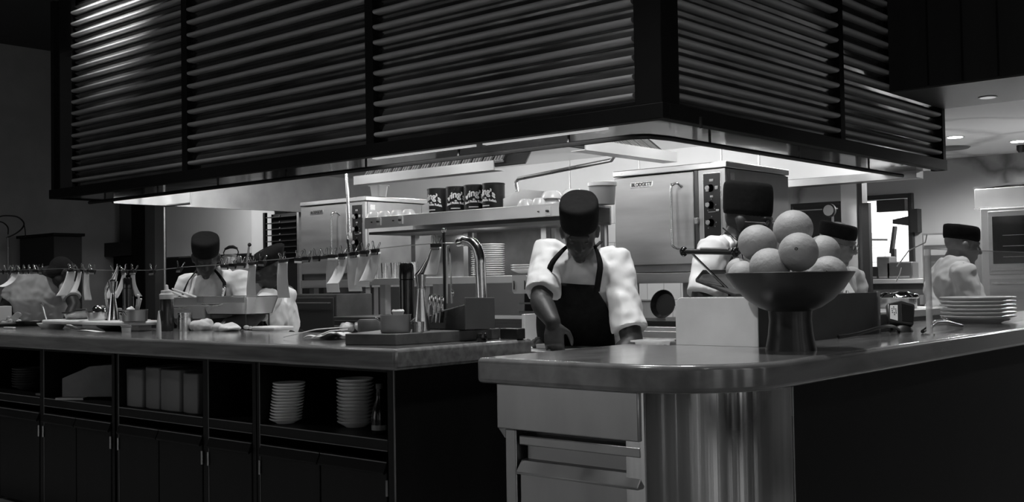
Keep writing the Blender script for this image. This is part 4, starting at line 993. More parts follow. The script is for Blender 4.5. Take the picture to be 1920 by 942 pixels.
# gooseneck pipe
pb_ = at(903, 556, Y=3.50)
t = thing('curved_tap', 'thick curved chrome pipe with a short nozzle above the black caddy', 'tap', (pb_.x, 3.50, ZC))
top = at(888, 447, Y=3.50); nz = at(862, 454, Y=3.50)
pts = [V((pb_.x+.0, 3.50, ZC)), V((pb_.x, 3.50, pb_.z)), at(901, 505, Y=3.5)]
pts += [at(u, v, Y=3.5) for u, v in ((900.5, 490), (898, 477), (893, 464), (884, 454.5), (873, 451.5))]
MB().tube(spline(pts, 4), .0235, 20).build('neck', 'steel_b2', t, smooth=60)
q0, q1 = at(875, 452, Y=3.5), at(859, 456, Y=3.5)
MB().tube([q0, (q0*.6+q1*.4), (q0*.55+q1*.45), q1], [.021, .021, .016, .017], 16).build('nozzle', 'chrome', t)
M_wirex = q1

# ------------------------------------------------------------------ cubby contents
def cubx(u): return at(u, 740, Y=3.0).x
stack((at(536, 790, Y=2.885).x, 2.885, SH+.001), .070, 13, .0128, 'top plate of the leaning stack in the corner cubby', 'small plate within the leaning stack in the corner cubby', 'leaning plate stack in the corner cubby', 'china_g', .001, .0022, h=.02)
stack((at(667, 805, Y=2.98).x, 2.98, SH+.001), .078, 13, .0145, 'top saucer of the taller straight stack in the corner cubby', 'saucer within the taller straight stack in the corner cubby', 'straight saucer stack in the corner cubby', 'china_g', .001, .0, h=.024)
c = V((at(712, 800, Y=2.88).x, 2.88, SH+.001)); t = thing('glass_bottle', 'dark glass bottle with a pale label at the end of the corner cubby', 'bottle', c)
MB().lathe([(.001, 0), (.030, 0), (.032, .005), (.032, .07), (.026, .10), (.013, .14), (.011, .175), (.013, .178), (.013, .186), (.001, .187)], c, 26).build('bottle_body', 'black_gl', t)
MB().lathe([(.0325, .018), (.0325, .038)], c, 26, cap=False).build('label_band', 'plastic_g', t)
MB().lathe([(.014, .178), (.014, .198), (.001, .199)], c, 18).build('cap', 'dark_mid', t)
stack((at(47, 722, Y=2.98).x, 3.0, SH+.001), .092, 8, .0145, 'top plate of the pile in the far left cubby', 'plate within the pile in the far left cubby', 'plate pile in the far left cubby', 'dark_mid', .001)
# dispenser box (slanted top)
a = at(110, 753, Y=2.80); t = thing('dispenser_box', 'slant-topped metal dispenser box sticking out of the second cubby', 'dispenser', (a.x+.1, 2.85, SH+.012))
x0, x1 = -5.80, -5.47; 
Mx = Matrix.Rotation(R(-58), 3, 'Z'); org = V((-5.67, 2.90, SH+.014))
def loc(x, y, z): return org+Mx@V((x, y, z))
MB().rings([[loc(x, y, z) for (y, z) in ((-.04, 0), (.26, 0), (.26, .175), (.12, .165), (-.04, .10))] for x in (-.09, .09)]).build('casing', 'dark_steel2', t, bevel=.003)
MB().add([loc(-.055, -.02, .110), loc(.06, -.02, .110), loc(.06, .07, .147), loc(-.055, .07, .147)], [(0, 1, 2, 3)]).build('slot', 'black', t, solid=.003)
MB().rings([[loc(x, y, z) for (y, z) in ((-.06, -.012), (.1, -.012), (.1, -.001), (-.06, -.001))] for x in (-.12, .12)]).build('base_tray', 'steel_d', t)
MB().add([loc(.02, .075, .150), loc(.05, .075, .150), loc(.05, .10, .160), loc(.02, .10, .160)], [(0, 1, 2, 3)]).build('sticker', 'plastic_w', t, solid=.001)
single(B(-6.02, -5.93, 2.83, 2.95, SH+.001, SH+.013), 'small_tray', 'steel_d', V((-5.97, 2.85, SH)), 'small flat metal tray beside the far left plate pile', 'tray', bevel=.002)
# pale upright boards
xs = [at(u, 720, Y=2.835).x for u in (236, 268, 300, 338, 372)]
for i in range(4):
    a, b = xs[i]+.004, xs[i+1]-.004; h = (.19, .205, .20, .19)[i]
    MB().rings([[(a, 2.835+.012*(i % 2), z), ((a+b)/2, 2.823, z), (b, 2.835, z), (b, 3.2, z), (a, 3.2, z)] for z in (SH+.001, SH+h)]).build('paper_ream', 'plastic_s', bevel=.006)
    o = [x for x in bpy.data.objects if x.name.startswith('paper_ream')][-1]
    tag(o, ['leftmost pale bag pack standing in the third cubby', 'second pale bag pack from the left in the third cubby', 'third pale bag pack from the left in the third cubby', 'rightmost pale bag pack, beside the black cord loop'][i], 'bag pack', 'pale bag packs in the third cubby')
pts = [V((-4.355+.022*math.cos(a), 2.85+.01*math.sin(a), SH+.05+.045*math.sin(a))) for a in [2*PI*k/16 for k in range(16)]]
single(MB().tube(pts, .004, 6, close=True).tube([(-4.37, 2.85, SH+.01), (-4.45, 2.86, SH+.006), (-4.50, 2.88, SH+.005)], .004, 6), 'cord_loop', 'black', V((-4.355, 2.85, SH)), 'black cord loop standing at the right of the third cubby', 'cord')
# ------------------------------------------------------------------ right counter objects
c = V((-1.69, 3.33, ZC)); rz = 1.2-ZC+.012
t = thing('pedestal_bowl', 'wide dark wooden bowl on a tapering foot, heaped with grapefruit', 'bowl', c)
MB().lathe([(.001, 0), (.083, 0), (.083, .004), (.074, .05), (.069, .10), (.072, .138), (.001, .138)], c, 40).build('foot', 'wood_k', t)
prof = [(.001, .120), (.06, .125), (.10, .141), (.14, .168), (.178, .207), (.206, .248), (.211, .257), (.207, .259), (.200, .251), (.174, .216), (.136, .180), (.09, .152), (.001, .140)]
MB().lathe(prof, c, 56).build('bowl_shell', 'wood_m', t)
glab = ['topmost grapefruit of the heap', 'grapefruit high on the left of the heap', 'big front grapefruit in the middle of the heap', 'front grapefruit low left of centre, half sunk in the bowl',
        'grapefruit at the far right behind the others', 'grapefruit low at the right rim with its stem scar showing', 'smaller grapefruit low at the left rim', 'grapefruit tucked behind the left front one']
gs = [(1487, 430, 37, 3.48), (1420, 456, 36, 3.36), (1497, 473, 37, 3.22), (1443, 502, 38, 3.20), (1543, 472, 32, 3.50), (1553, 516, 36, 3.38), (1385, 508, 24, 3.33), (1395, 518, 30, 3.30)]
for i, (u, v, r, Yc) in enumerate(gs):
    q = at(u, v, Y=Yc); dd = (q-CAM).dot(_F); rr = r*dd/FPX
    o = MB().ell((0, 0, 0), (rr, rr, rr*.95), nu=32, nv=20).build('grapefruit', 'fruit')
    if i in (2, 5): MB().lathe([(.006, 0), (.004, .003), (.001, .001)], (0, 0, rr*.945), 10).build('stem_scar', 'food_d', o)
    o.location = q; o.rotation_euler = ((R(80), 0, R(20)) if i in (2, 5) else (random.random(), random.random(), 0))
    tag(o, glab[i], 'grapefruit', 'grapefruits heaped in the wooden bowl')
# metal housing behind the bowl; lit front and shaded side set by colour
hz = 1.134
t = thing('equipment_housing', 'large steel box on the counter behind the bowl, front coloured as lit and side as shaded', 'housing', (-2.02, 3.9, ZC))
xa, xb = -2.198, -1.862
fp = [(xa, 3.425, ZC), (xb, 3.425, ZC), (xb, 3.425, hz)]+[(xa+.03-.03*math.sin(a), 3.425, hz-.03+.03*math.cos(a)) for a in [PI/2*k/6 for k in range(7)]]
MB().ext(fp, (0, .006, 0)).build('front_plate', 'steel_lit', t, bevel=.001)
MB().ext([(p[0]+(.004 if p[0] < -2.1 else -.002), 3.432, p[2]-(.001 if p[2] > 1 else 0)) for p in fp], (0, 1.04, 0)).build('casing', 'steel_shaded', t)
B(xb-.002, xb+.004, 4.455, 4.475, ZC, hz+.004).build('corner_strip', 'steel', t)
MB().lathe([(.006, 0), (.006, .01), (.001, .011)], (-1.88, 4.2, hz), 10).build('pin', 'chrome', t)
# open press lid with handle
a, b = at(1282, 472, Y=3.60), at(1378, 473, Y=3.60)
t = thing('press_lid', 'open dark press lid held up by two thin rods and a black bar handle', 'press', (-2.05, 3.7, hz))
h = MB().tube([a, b], .0105, 12).build('bar_handle', 'black', t)
for q in (a, b): MB().ell(q, (.016, .016, .020)).build('end_cap', 'black_gl', h)
MB().tube([a+(b-a)*.35+V((0, -.004, .011)), a+(b-a)*.9+V((0, -.004, .011))], .005, 8).build('worn_strip', 'steel_d', h)
f1 = at(1378, 556, Y=3.78); MB().tube([a+(b-a)*.12, f1], .006, 8).build('rod', 'steel_b', t)
f2 = at(1440, 556, Y=3.78); MB().tube([b+V((-.01, 0, 0)), f2], .006, 8).build('rod', 'steel_b', t)
P = [at(1318, 512, Y=3.68), at(1303, 530, Y=3.66), at(1380, 558, Y=3.72), at(1440, 560, Y=3.95), at(1420, 512, Y=3.98)]
MB().ext(P, (0, 0, .014)).build('plate', 'dark_mid', t, bevel=.005)
# paper cone behind
p = at(1590, 548, Y=4.4); single(MB().ext([p+V((-.035, 0, -.03)), p+V((.045, 0, -.03)), p+V((0, 0, .045))], (0, .004, 0)), 'folded_card', 'paper', (p.x, 4.4, hz), 'white folded card peeking up behind the right rim of the bowl', 'card')
# glass sneeze guard
g0 = at(1737, 628, Z=ZC); gx = -1.64; gy = g0.y
t = thing('sneeze_guard', 'clear upright glass screen with a frosted end post on the right counter', 'screen', (gx, gy, ZC))
zt_ = at(1737, 468, X=gx).z
B(gx-.004, gx+.004, gy+.02, 8.6, ZC+.01, zt_).build('glass_pane', 'glass', t, smooth=0)
B(gx-.006, gx+.006, gy+.02, 8.6, zt_, zt_+.003).build('top_edge', 'frost', t)
MB().lathe([(.014, 0), (.014, .006), (.0125, .008), (.0125, zt_-ZC)], (gx, gy, ZC), 16).build('end_post', 'frost', t)
MB().lathe([(.02, 0), (.02, .005), (.001, .006)], (gx, gy, ZC), 16).build('foot_ring', 'steel', t)
# card terminal
c = at(1722, 604, Y=4.62); c = V((-1.83, 4.62, ZC)); t = thing('card_terminal', 'black tilted payment terminal with a small printed label, beside the glass post', 'terminal', c)
mr = Euler((R(-28), R(8), R(38))).to_matrix()
def tl(x, y, z): return c+V((0, 0, .075))+mr@V((x, y, z))
MB().rings([[tl(x, y, z) for x, z in ((-.055, -.05), (.05, -.05), (.06, .05), (.0, .062), (-.06, .04))] for y in (-.014, .014)]).build('casing', 'black', t, bevel=.006)
MB().rings([[tl(x, y, z) for x, z in ((-.050, -.035), (-.018, -.04), (-.016, .035), (-.048, .03))] for y in (-.016, -.014)]).build('paper_label', 'plastic_w', t)
MB().rings([[tl(x, y, z) for x, z in ((.0, -.038), (.045, -.038), (.05, .038), (.0, .045))] for y in (-.0155, -.014)]).build('screen', 'black_glass', t)
lb = MB()
for k in range(5):
    for j in range(3):
        if (k*3+j*2) % 4: lb.add([tl(-.044+j*.008+k*.0006, -.0166, .02-k*.009), tl(-.039+j*.008+k*.0006, -.0166, .02-k*.009), tl(-.039+j*.008+k*.0006, -.0166, .026-k*.009), tl(-.044+j*.008+k*.0006, -.0166, .026-k*.009)], [(0, 1, 2, 3)])
lb.build('print', 'darkletter', t, smooth=0)
MB().lathe([(.05, 0), (.045, .02), (.02, .04), (.001, .041)], c, 20).build('base', 'black', t)
# drawer/box and lead
c = V((-1.98, 4.72, ZC)); t = thing('cash_box', 'low black box with a bright edge between the steel housing and the terminal', 'box', c)
B(-2.12, -1.90, 4.56, 4.78, ZC, ZC+.075).build('box', 'black', t, bevel=.004); B(-1.995, -1.99, 4.552, 4.56, ZC+.002, ZC+.074).build('edge_strip', 'steel_b', t)
B(-2.1, -2.0, 4.554, 4.56, ZC+.066, ZC+.074).build('clip', 'steel_b', t)
pts = [V((-1.84+.07*math.sin(PI*k/12), 4.02+.6*k/12, ZC+.008+.03*math.sin(PI*k/12)**2)) for k in range(13)]
single(MB().tube(pts, .007, 8), 'power_lead', 'black', pts[0], 'black lead curling over the counter from the payment terminal', 'lead')
pts = [V((-1.70, 4.52, ZC+.008)), V((-1.72, 4.72, ZC+.035)), V((-1.74, 4.9, ZC+.03)), V((-1.72, 5.05, ZC+.01))]
single(MB().tube(pts, [.008, .013, .012, .008], 10), 'stapler', 'black_gl', pts[0], 'glossy black handheld tool lying right of the glass post', 'tool')
a, b = at(1765, 594, Z=ZC+.05), at(1790, 610, Z=ZC+.01)
single(MB().tube([a, b], .006, 8), 'steel_knife', 'steel_b', b, 'bright knife handle leaning against the plates by the glass post', 'knife')
# round lidded steel pan in the far bench
pb = thing('side_bench', 'narrow steel bench behind the steel housing', 'bench', (-2.36, 5.85, 0))
B(-2.52, -2.21, 5.3, 6.4, .98, 1.02).build('bench_top', 'steel_m', pb, bevel=.004); B(-2.51, -2.22, 5.32, 6.38, 0, .98).build('bench_body', 'dark_mid', pb)
c = at(1683, 590, Y=6.0); c = V((c.x, 6.0, 1.02)); t = thing('lidded_pan', 'shiny round pan with crumpled foil over it, right of the steel housing', 'pan', c)
MB().lathe([(.001, 0), (.10, 0), (.105, .01), (.105, .055), (.11, .06), (.1, .06), (.001, .05)], c, 28).build('pan_body', 'steel_b', t)
MB().ell(c+V((0, 0, .062)), (.115, .10, .028), nu=30, nv=16).build('foil', 'chrome', t, disp=(.03, .04))
# stack of plates
c = at(1834, 607, Z=ZC); 
stack((-1.835, 5.62, ZC+.012), .178, 6, .0185, 'top plate of the wide stack behind the glass screen', 'plate within the wide stack behind the glass screen', 'wide plates on the right counter', 'china_g', .002, h=.024)
single(MB().lathe([(.001, 0), (.10, 0), (.15, .02), (.14, .012), (.001, .01)], (-1.835, 5.62, ZC), 36), 'serving_platter', 'dark_mid', (-1.835, 5.62, ZC), 'dark shallow platter under the wide plate stack', 'platter')

# block of food in the gap beside the chef's hand
c = at(1003, 652, Y=3.75); c = V((c.x, 3.75, .905)); single(MB().ell(c+V((0, 0, .02)), (.022, .02, .02)).ell(c+V((.025, 0, .018)), (.02, .018, .018)).ell(c+V((.01, .01, .035)), (.016, .016, .014)), 'rolled_bun', 'food_d', c, 'small browned bite of food on the low bench near the chef hand', 'food', disp=(.008, .01))
c = at(1022, 650, Y=3.74); single(B(c.x-.02, c.x+.05, 3.70, 3.80, .905, .925), 'white_plate_block', 'board', V((c.x, 3.75, .905)), 'small white block beside the food near the chef hand', 'block', bevel=.003)
p = at(984, 600, Y=4.0)
single(B(p.x-.02, p.x+.0, 4.0, 4.12, .0, 1.045), 'steel_divider', 'steel_m', V((p.x, 4.05, 0)), 'thin upright steel divider at the left of the leaning chef', 'divider', bevel=.002)

# ------------------------------------------------------------------ ticket wire, clips and tickets
WY = 3.30
wpts = [(0, 507), (60, 506), (115, 504), (200, 507), (290, 507), (345, 501), (420, 496), (495, 489), (560, 483), (640, 476), (705, 467), (770, 460), (835, 456)]
def wirez(x):
    P = [at(u, v, Y=WY) for u, v in wpts]
    for i in range(len(P)-1):
        if x <= P[i+1].x: break
    k = (x-P[i].x)/(P[i+1].x-P[i].x); return P[i].z+(P[i+1].z-P[i].z)*k
W3 = [at(u, v, Y=WY) for u, v in wpts]
W3.insert(0, V((-9.1, WY, W3[0].z)))
W3.append(V((M_wirex.x-.0, 3.49, M_wirex.z)))
single(MB().tube(W3, .0022, 6), 'ticket_wire', 'steel', W3[5], 'thin taut wire strung above the long counter, holding clips', 'wire')
M['chrome_l'] = mat('clip_wire', .75, .15, 1)
# clip prototype about its wire point
def clip_proto():
    t = thing('binder_clip', 'x', 'clip', (0, 0, 0))
    w = .025
    prof = [(0, .006), (-.010, .002), (-.011, -.0), (-.0025, -.024), (.0025, -.024), (.011, 0), (.010, .002)]
    MB().rings([[(x, y, z) for y, z in prof] for x in (-w, w)]).build('clip_body', 'black_m', t, bevel=.001)
    B(-w*.96, w*.96, -.0075, -.006, -.024, -.014).build('front_flange', 'steel', t)
    for s in (-1, 1):
        k_ = .85
        pts = [(-.010, s*.009, .002), (-.005, s*.014, .018), (-.007, s*.018, .030), (-.003, s*.020, .037), (.003, s*.020, .037), (.007, s*.018, .030), (.005, s*.014, .018), (.010, s*.009, .002)]
        MB().tube(pts, .0016, 6).build('wire_handle', 'chrome_l', t)
    return t
cp = clip_proto(); used = [False]
def place_clip(u, lab, grp, yaw=0):
    x = at(u, 490, Y=WY).x
    t = cp if not used[0] else dup(cp)
    used[0] = True
    t.location = (x, WY, wirez(x)-.004); t.rotation_euler = (random.uniform(-.25, .25), random.uniform(-.05, .05), yaw+random.uniform(-.2, .2))
    t['label'] = lab; t['group'] = grp
    return x
for u in (4, 14, 27, 40, 50, 60, 68, 76, 173, 286, 337, 421, 437, 453, 492, 561, 575, 594, 609):
    place_clip(u, 'empty black binder clip clamped on the ticket wire', 'empty binder clips on the ticket wire')
# tickets: (u centre, width px, drop px, curl, skew, label)
tk = [(30, 17, 30, .9, -.6, 'small curled ticket at the far left end of the wire'),
      (134, 22, 44, .35, -.6, 'ticket flaring left in front of the far cook in a white tee'),
      (150, 19, 38, .35, -.25, 'short ticket curling left, second of the three near the carafe'),
      (163, 15, 48, .1, .35, 'straight narrow ticket hanging just left of the slim carafe'),
      (216, 20, 46, .3, -.25, 'ticket curled at its end between the carafe and left pepper mill'),
      (233, 16, 46, .4, -.4, 'ticket half hidden behind the left pepper mill'),
      (250, 18, 42, -.3, .12, 'ticket bowed to the right of the left pepper mill'),
      (474, 25, 54, -.1, -.25, 'ticket hanging at the shoulder of the cook with dark straps'),
      (531, 24, 60, 0, .06, 'long straight ticket in front of the stooping cook'),
      (624, 28, 58, 0, .05, 'ticket hanging left of the folded ticket'),
      (643, 28, 50, .4, -.35, 'folded ticket whose lower half twists forward'),
      (664, 28, 60, 0, .10, 'ticket hanging under the big far oven door handle, left of two wide ones'),
      (684, 28, 56, .1, -.1, 'ticket overlapped by the wide one at the right end of the row'),
      (704, 30, 52, .25, -.45, 'wide ticket slanting left at the right end of the row'),
      (818, 27, 50, .2, -.25, 'lone ticket hanging by the black post and chrome pipe')]
for i, (u, w, dr, curl, skew, lab) in enumerate(tk):
    x = place_clip(u, 'black binder clip pinching a paper ticket on the wire', 'binder clips holding tickets')
    dd = (V((x, WY, 1.35))-CAM).dot(_F); W = w*dd/FPX/.80; D = dr*dd/FPX*1.12; z0 = wirez(x)-.016
    yaw = .35*random.uniform(-1, 1)
    def fn(a, b, W=W, D=D, curl=curl, skew=skew, x=x, z0=z0, yaw=yaw, i=i):
        s = b; px = (a-.5)*W; 
        out = -curl*.05*(s**2.2)*2-.006*math.sin(s*3)
        py = out+px*math.sin(yaw)*.6; lift = abs(curl)*.22*D*s**3
        return V((x+px*math.cos(yaw)*(1-.06*s)+skew*D*s**1.7*.6, WY-.0015+py- (.010*math.cos(a*PI)*s), z0-D*s+lift))
    single(MB().grid(fn, 8, 16), 'order_ticket', 'paper', V((x, WY, z0)), lab, 'ticket', solid=.0006)
# ------------------------------------------------------------------ people
def frame(fwd, up):
    f = V(fwd).normalized(); u = V(up); u = (u-f*u.dot(f)).normalized(); r = f.cross(u)   # r = person's right
    return Matrix((r, f, u)).transposed()           # columns: right, forward, up
def oval(c, s, f, rx, ry, n=28, p=2.4):
    o = []
    for k in range(n):
        a = 2*PI*k/n; ca, sa = math.cos(a), math.sin(a)
        o.append(c+s*(rx*math.copysign(abs(ca)**(2/p), ca))+f*(ry*math.copysign(abs(sa)**(2/p), sa)))
    return o
def limb(mb, pts, rad, n=14, flat=1., sub=4, endball=True):
    """smoothly tapering limb through pts"""
    P = []; Rr = []
    for i in range(len(pts)-1):
        for k in range(sub):
            t = k/sub; P.append(V(pts[i]).lerp(V(pts[i+1]), t)); Rr.append(rad[i]+(rad[i+1]-rad[i])*t)
    P.append(V(pts[-1])); Rr.append(rad[-1])
    mb.tube(P, Rr, n, flat=flat)
    mb.ell(P[0], (Rr[0],)*3, nu=12, nv=8)
    if endball: mb.ell(P[-1], (Rr[-1],)*3, nu=12, nv=8)
def hand(mb, wrist, d, n, side, curl=.5, sc=1., thumb=1):
    """palm from wrist along d, palm faces n, thumb towards side"""
    d = V(d).normalized(); n = V(n); n = (n-d*n.dot(d)).normalized(); s = V(side); s = (s-d*s.dot(d)-n*s.dot(n)).normalized()
    w = V(wrist); L = .095*sc
    rs = [oval(w+d*(L*t), s, n, a*sc, b*sc, 14, 2.6) for t, a, b in ((-.15, .027, .021), (.1, .030, .019), (.5, .041, .017), (.9, .043, .015), (1.02, .040, .012))]
    mb.rings(rs)
    for k, (o, ln, r) in enumerate(((.033, .074, .0092), (.011, .082, .0095), (-.012, .077, .0090), (-.034, .061, .0080))):
        q = w+d*(L*.92)+s*(o*sc); a = curl*(.55+.12*k); pts = [q-d*.02]; rr = [r*sc*1.05]; dirv = d*math.cos(a*.5)+n*math.sin(a*.5)
        for j, fr_ in enumerate((.45, .32, .23)):
            pts.append(q); rr.append(r*sc*(1-.10*j)); ang = a*(j+.6); dirv = d*math.cos(ang)+n*math.sin(ang); q = q+dirv*(ln*fr_*sc)
        pts.append(q); rr.append(r*sc*.72); mb.tube(pts, rr, 10); mb.ell(q, (r*sc*.74,)*3, nu=8, nv=6)
    q = w+d*(L*.28)+s*(.030*sc); p1 = q+(d*.5+s*.75+n*.35).normalized()*.036*sc; p2 = p1+(d*.85+s*.3+n*.5).normalized()*.032*sc; p3 = p2+(d*.9+n*.5).normalized()*.024*sc
    mb.tube([w+d*.02*sc+s*.015*sc, q, p1, p2, p3], [.015*sc, .0145*sc, .0115*sc, .0105*sc, .0075*sc], 10); mb.ell(p3, (.0076*sc,)*3, nu=8, nv=6)
def head(mb, c, F, sc=1.):
    def E(x, y, z, a, b, d): mb.ell(c+F@V((x*sc, y*sc, z*sc)), (a*sc, b*sc, d*sc), F, 24, 16)
    E(0, -.012, .035, .076, .096, .088)       # cranium
    E(0, .022, -.02, .066, .074, .078)        # face
    E(0, .030, -.062, .050, .058, .046)       # jaw
    E(0, .068, -.098, .024, .020, .018)       # chin
    E(.046, .0, -.065, .016, .035, .028); E(-.046, .0, -.065, .016, .035, .028)   # jaw corners
    E(0, .082, .028, .050, .016, .012)        # brow
    for s in (-1, 1):
        E(s*.036, .066, -.022, .024, .022, .022)    # cheek
        E(s*.013, .098, -.030, .009, .010, .008)    # nostril wing
        E(s*.078, -.004, -.006, .009, .020, .032); E(s*.084, -.012, .006, .007, .016, .020)  # ear
        E(s*.031, .080, .006, .013, .010, .008)     # lid
    n0, n1, n2 = [c+F@(V(p)*sc) for p in ((0, .088, .022), (0, .104, -.008), (0, .110, -.026))]
    mb.tube([n0, n1, n2], [.008*sc, .011*sc, .013*sc], 10); mb.ell(n2, (.0135*sc,)*3, nu=10, nv=8)
    E(0, .088, -.054, .024, .011, .0065); E(0, .085, -.066, .021, .011, .0075)   # lips

def person(label, sk, scale, J, look, shirt='shirt', apron=True, hat='flat', hatcol='hatcloth', vox=.0075, facing=None, sleeve=.85, handdir=None,
           sleeve_r=(.075, .068, .072), torso=(.165, .195, .215, .12), glasses=False, hair=None, curl=.6, hat_h=.095, hsc=1., headsc=1.):
    """J: dict of world joints: hips waist chest neck head, sl el wl (image-left arm), sr er wr; right = person's own side vector s"""
    up = V((0, 0, 1)); s = (J['sr']-J['sl']); s.z *= .5; s.normalize()          # towards image right
    fwd = V(facing); fwd.z = 0; fwd.normalize()
    base = V((J['hips'].x, J['hips'].y, 0))
    t = thing('person', label, 'person', base)
    body = MB()
    hw, ww, cw, nw = torso
    spine = [J['hips'], J['waist'], J['chest'], (J['sl']+J['sr'])/2+V((0, 0, -.02)), J['neck']]
    def tangent(i):
        a = spine[max(i-1, 0)]; b = spine[min(i+1, len(spine)-1)]; return (b-a).normalized()
    halfs = [(hw, hw*.68), (ww*.88, ww*.62), (cw*.92, cw*.56), (cw*.80, cw*.42), (.062, .06)]
    def fr2(i):
        tg = tangent(i); ss = s if i else s; f = (fwd-tg*fwd.dot(tg)).normalized(); s2 = (ss-tg*ss.dot(tg)).normalized(); return s2, f
    def torsorings(g, lo=0, hi=5, sub=4, ex=0.):
        rs = []
        for i in range(lo, hi-1):
            for k in range(sub+(1 if i == hi-2 else 0)):
                u = k/sub; a1, b1 = fr2(i); a2, b2 = fr2(i+1)
                rs.append((spine[i].lerp(spine[i+1], u), a1.lerp(a2, u).normalized(), b1.lerp(b2, u).normalized(),
                           halfs[i][0]+(halfs[i+1][0]-halfs[i][0])*u+g, halfs[i][1]+(halfs[i+1][1]-halfs[i][1])*u+g))
        return rs
    body.rings([oval(*r) for r in torsorings(-.012)])
    # head
    F = frame(look, V((0, 0, 1)) if abs(V(look).normalized().z) < .9 else fwd)
    head(body, J['head'], F, headsc)
    limb(body, [J['neck']+V((0, 0, -.03)), J['neck'].lerp(J['head'], .5), J['head']+F@V((0, -.02, -.02))], [.062, .056, .055])
    # legs
    kl, al = base-s*.10+fwd*.04+V((0, 0, .50)), base-s*.11-fwd*.02+V((0, 0, .09))
    kr, ar = base+s*.10+fwd*.04+V((0, 0, .50)), base+s*.11-fwd*.02+V((0, 0, .09))
    for sd, k, a in ((-1, kl, al), (1, kr, ar)): limb(body, [J['hips']+s*sd*.085+V((0, 0, -.03)), k, k+V((0, 0, -.13)), a], [.085, .056, .052, .036])
    for a in (al, ar): body.ell(a+fwd*.05+V((0, 0, -.05)), (.04, .04, .035), nu=10, nv=8)
    for sd, S_, E_, W_ in ((-1, 'sl', 'el', 'wl'), (1, 'sr', 'er', 'wr')):
        S0, E0, W0 = J[S_], J[E_], J[W_]
        limb(body, [S0, S0.lerp(E0, .4), E0, E0.lerp(W0, .3), W0], [.060, .056, .049, .051, .034])
        hd = (W0-E0).normalized()
        if handdir and S_ in handdir: hd2, hn = handdir[S_]
        else: hd2, hn = (hd+V((0, 0, -.25))).normalized(), V((0, 0, -1)) if abs(hd.z) < .7 else fwd*-1
        hand(body, W0, hd2, hn, -s*sd if True else s, curl, hsc)
    bo = body.build('body', sk, t, remesh=vox)
    # eyes
    for sd in (-1, 1):
        MB().ell(J['head']+F@(V((sd*.031, .086, .002))*headsc), (.009, .006, .0045), F, 12, 8).build('eye', 'eye', t)
    # trousers and shoes
    tr = MB(); 
    for sd, k, a in ((-1, kl, al), (1, kr, ar)): limb(tr, [J['hips']+s*sd*.085+V((0, 0, -.02)), k, a+V((0, 0, .02))], [.100, .076, .066])
    tr.rings([oval(J['hips']+V((0, 0, z)), s, fwd, hw+.008, hw*.72) for z in (-.08, 0, .05)])
    tr.build('trousers', 'blackcloth', t, remesh=.014)
    for a in (al, ar):
        q = V((a.x, a.y, 0)); MB().rings([oval(q+fwd*.05+V((0, 0, z)), s, fwd, .047*g, .135*g) for z, g in ((0, 1), (.03, 1.02), (.06, .85), (.085, .6))]).build('shoe', 'black', t)
    # shirt
    sh = MB(); g = .016
    tt = torsorings(g); tt = tt[1:]
    k = len(tt)
    rr = [oval(*r) for r in tt[:-1]]
    c_, a_, b_, x_, y_ = tt[-1]; rr.append(oval(c_-(tangent(4))*.01, a_, b_, .078, .074))
    sh.rings(rr)
    for sd, S_, E_ in ((-1, 'sl', 'el'), (1, 'sr', 'er')):
        S0, E0 = J[S_], J[E_]; e = S0.lerp(E0, sleeve)
        r0, r1, r2 = sleeve_r
        inn = S0.lerp((J['sl']+J['sr'])/2, .3)+V((0, 0, -.01))
        limb(sh, [inn, S0, S0.lerp(e, .5), e-(e-S0).normalized()*.01], [r0*.80, r0, r1, r2*.96], endball=False)
        sh.tube([e-(e-S0).normalized()*.06, e], [r2*.98, r2*1.04], 16)
    so = sh.build('shirt', shirt, t, remesh=.008, disp=(.022, .085, .007))
    if apron:
        def surf(i, th, gap):
            rr = torsorings(g+gap, sub=8); i = min(max(i, 0), len(rr)-1); k0 = int(i); k1 = min(k0+1, len(rr)-1); u = i-k0
            def pt(r):
                ca, sa = math.sin(th), math.cos(th); c, a, b, rx, ry = r; p = 2.4
                return c+a*(rx*math.copysign(abs(ca)**(2/p), ca))+b*(ry*math.copysign(abs(sa)**(2/p), sa))
            return pt(rr[k0]).lerp(pt(rr[k1]), u)
        bibtop = APR[0]
        def ap(u, v):
            i = -2+v*(bibtop+2); wdt = (1.15 if v < .4 else 1.15-(v-.4)/.6*.80)
            q = surf(max(i, 0), (u-.5)*2*wdt, .024)
            if i < 0: q = q+V((0, 0, i*.1))
            return q
        bib = MB().grid(lambda u, v: ap(u, v), 24, 24).build('apron', 'blackcloth', t, solid=.004)
        skirt = MB().grid(lambda u, v: surf(0, (u-.5)*2.4, .03)+V((0, 0, -.62*v))+fwd*(.02*v), 20, 8).build('apron_skirt', 'blackcloth', bib, solid=.004)
        for sd in (-1, 1):
            pts = []
            n = 10
            for j in range(n+1):
                u = j/n; i = (bibtop-1)+u*(31.5-bibtop); th = sd*(.33*(1-u)+ STH[0]*u) if (sd > 0 or STH[0] != .45) else -(.33*(1-u)+.12*u)
                pts.append((surf(i, th, .040+.02*math.sin(u*PI)), surf(i, th+.11 if sd > 0 else th-.11, .040+.02*math.sin(u*PI))))
            nk = J['neck']+s*sd*.055-fwd*.05+V((0, 0, .045)); pts.append((nk, nk+s*sd*.016))
            mb = MB(); mb.add([p for pr_ in pts for p in pr_], [(2*j, 2*j+1, 2*j+3, 2*j+2) for j in range(len(pts)-1)])
            mb.build('apron_strap', 'blackcloth', bib, solid=.004)
    # collar band
    # hat
    hc = J['head']; hs = headsc
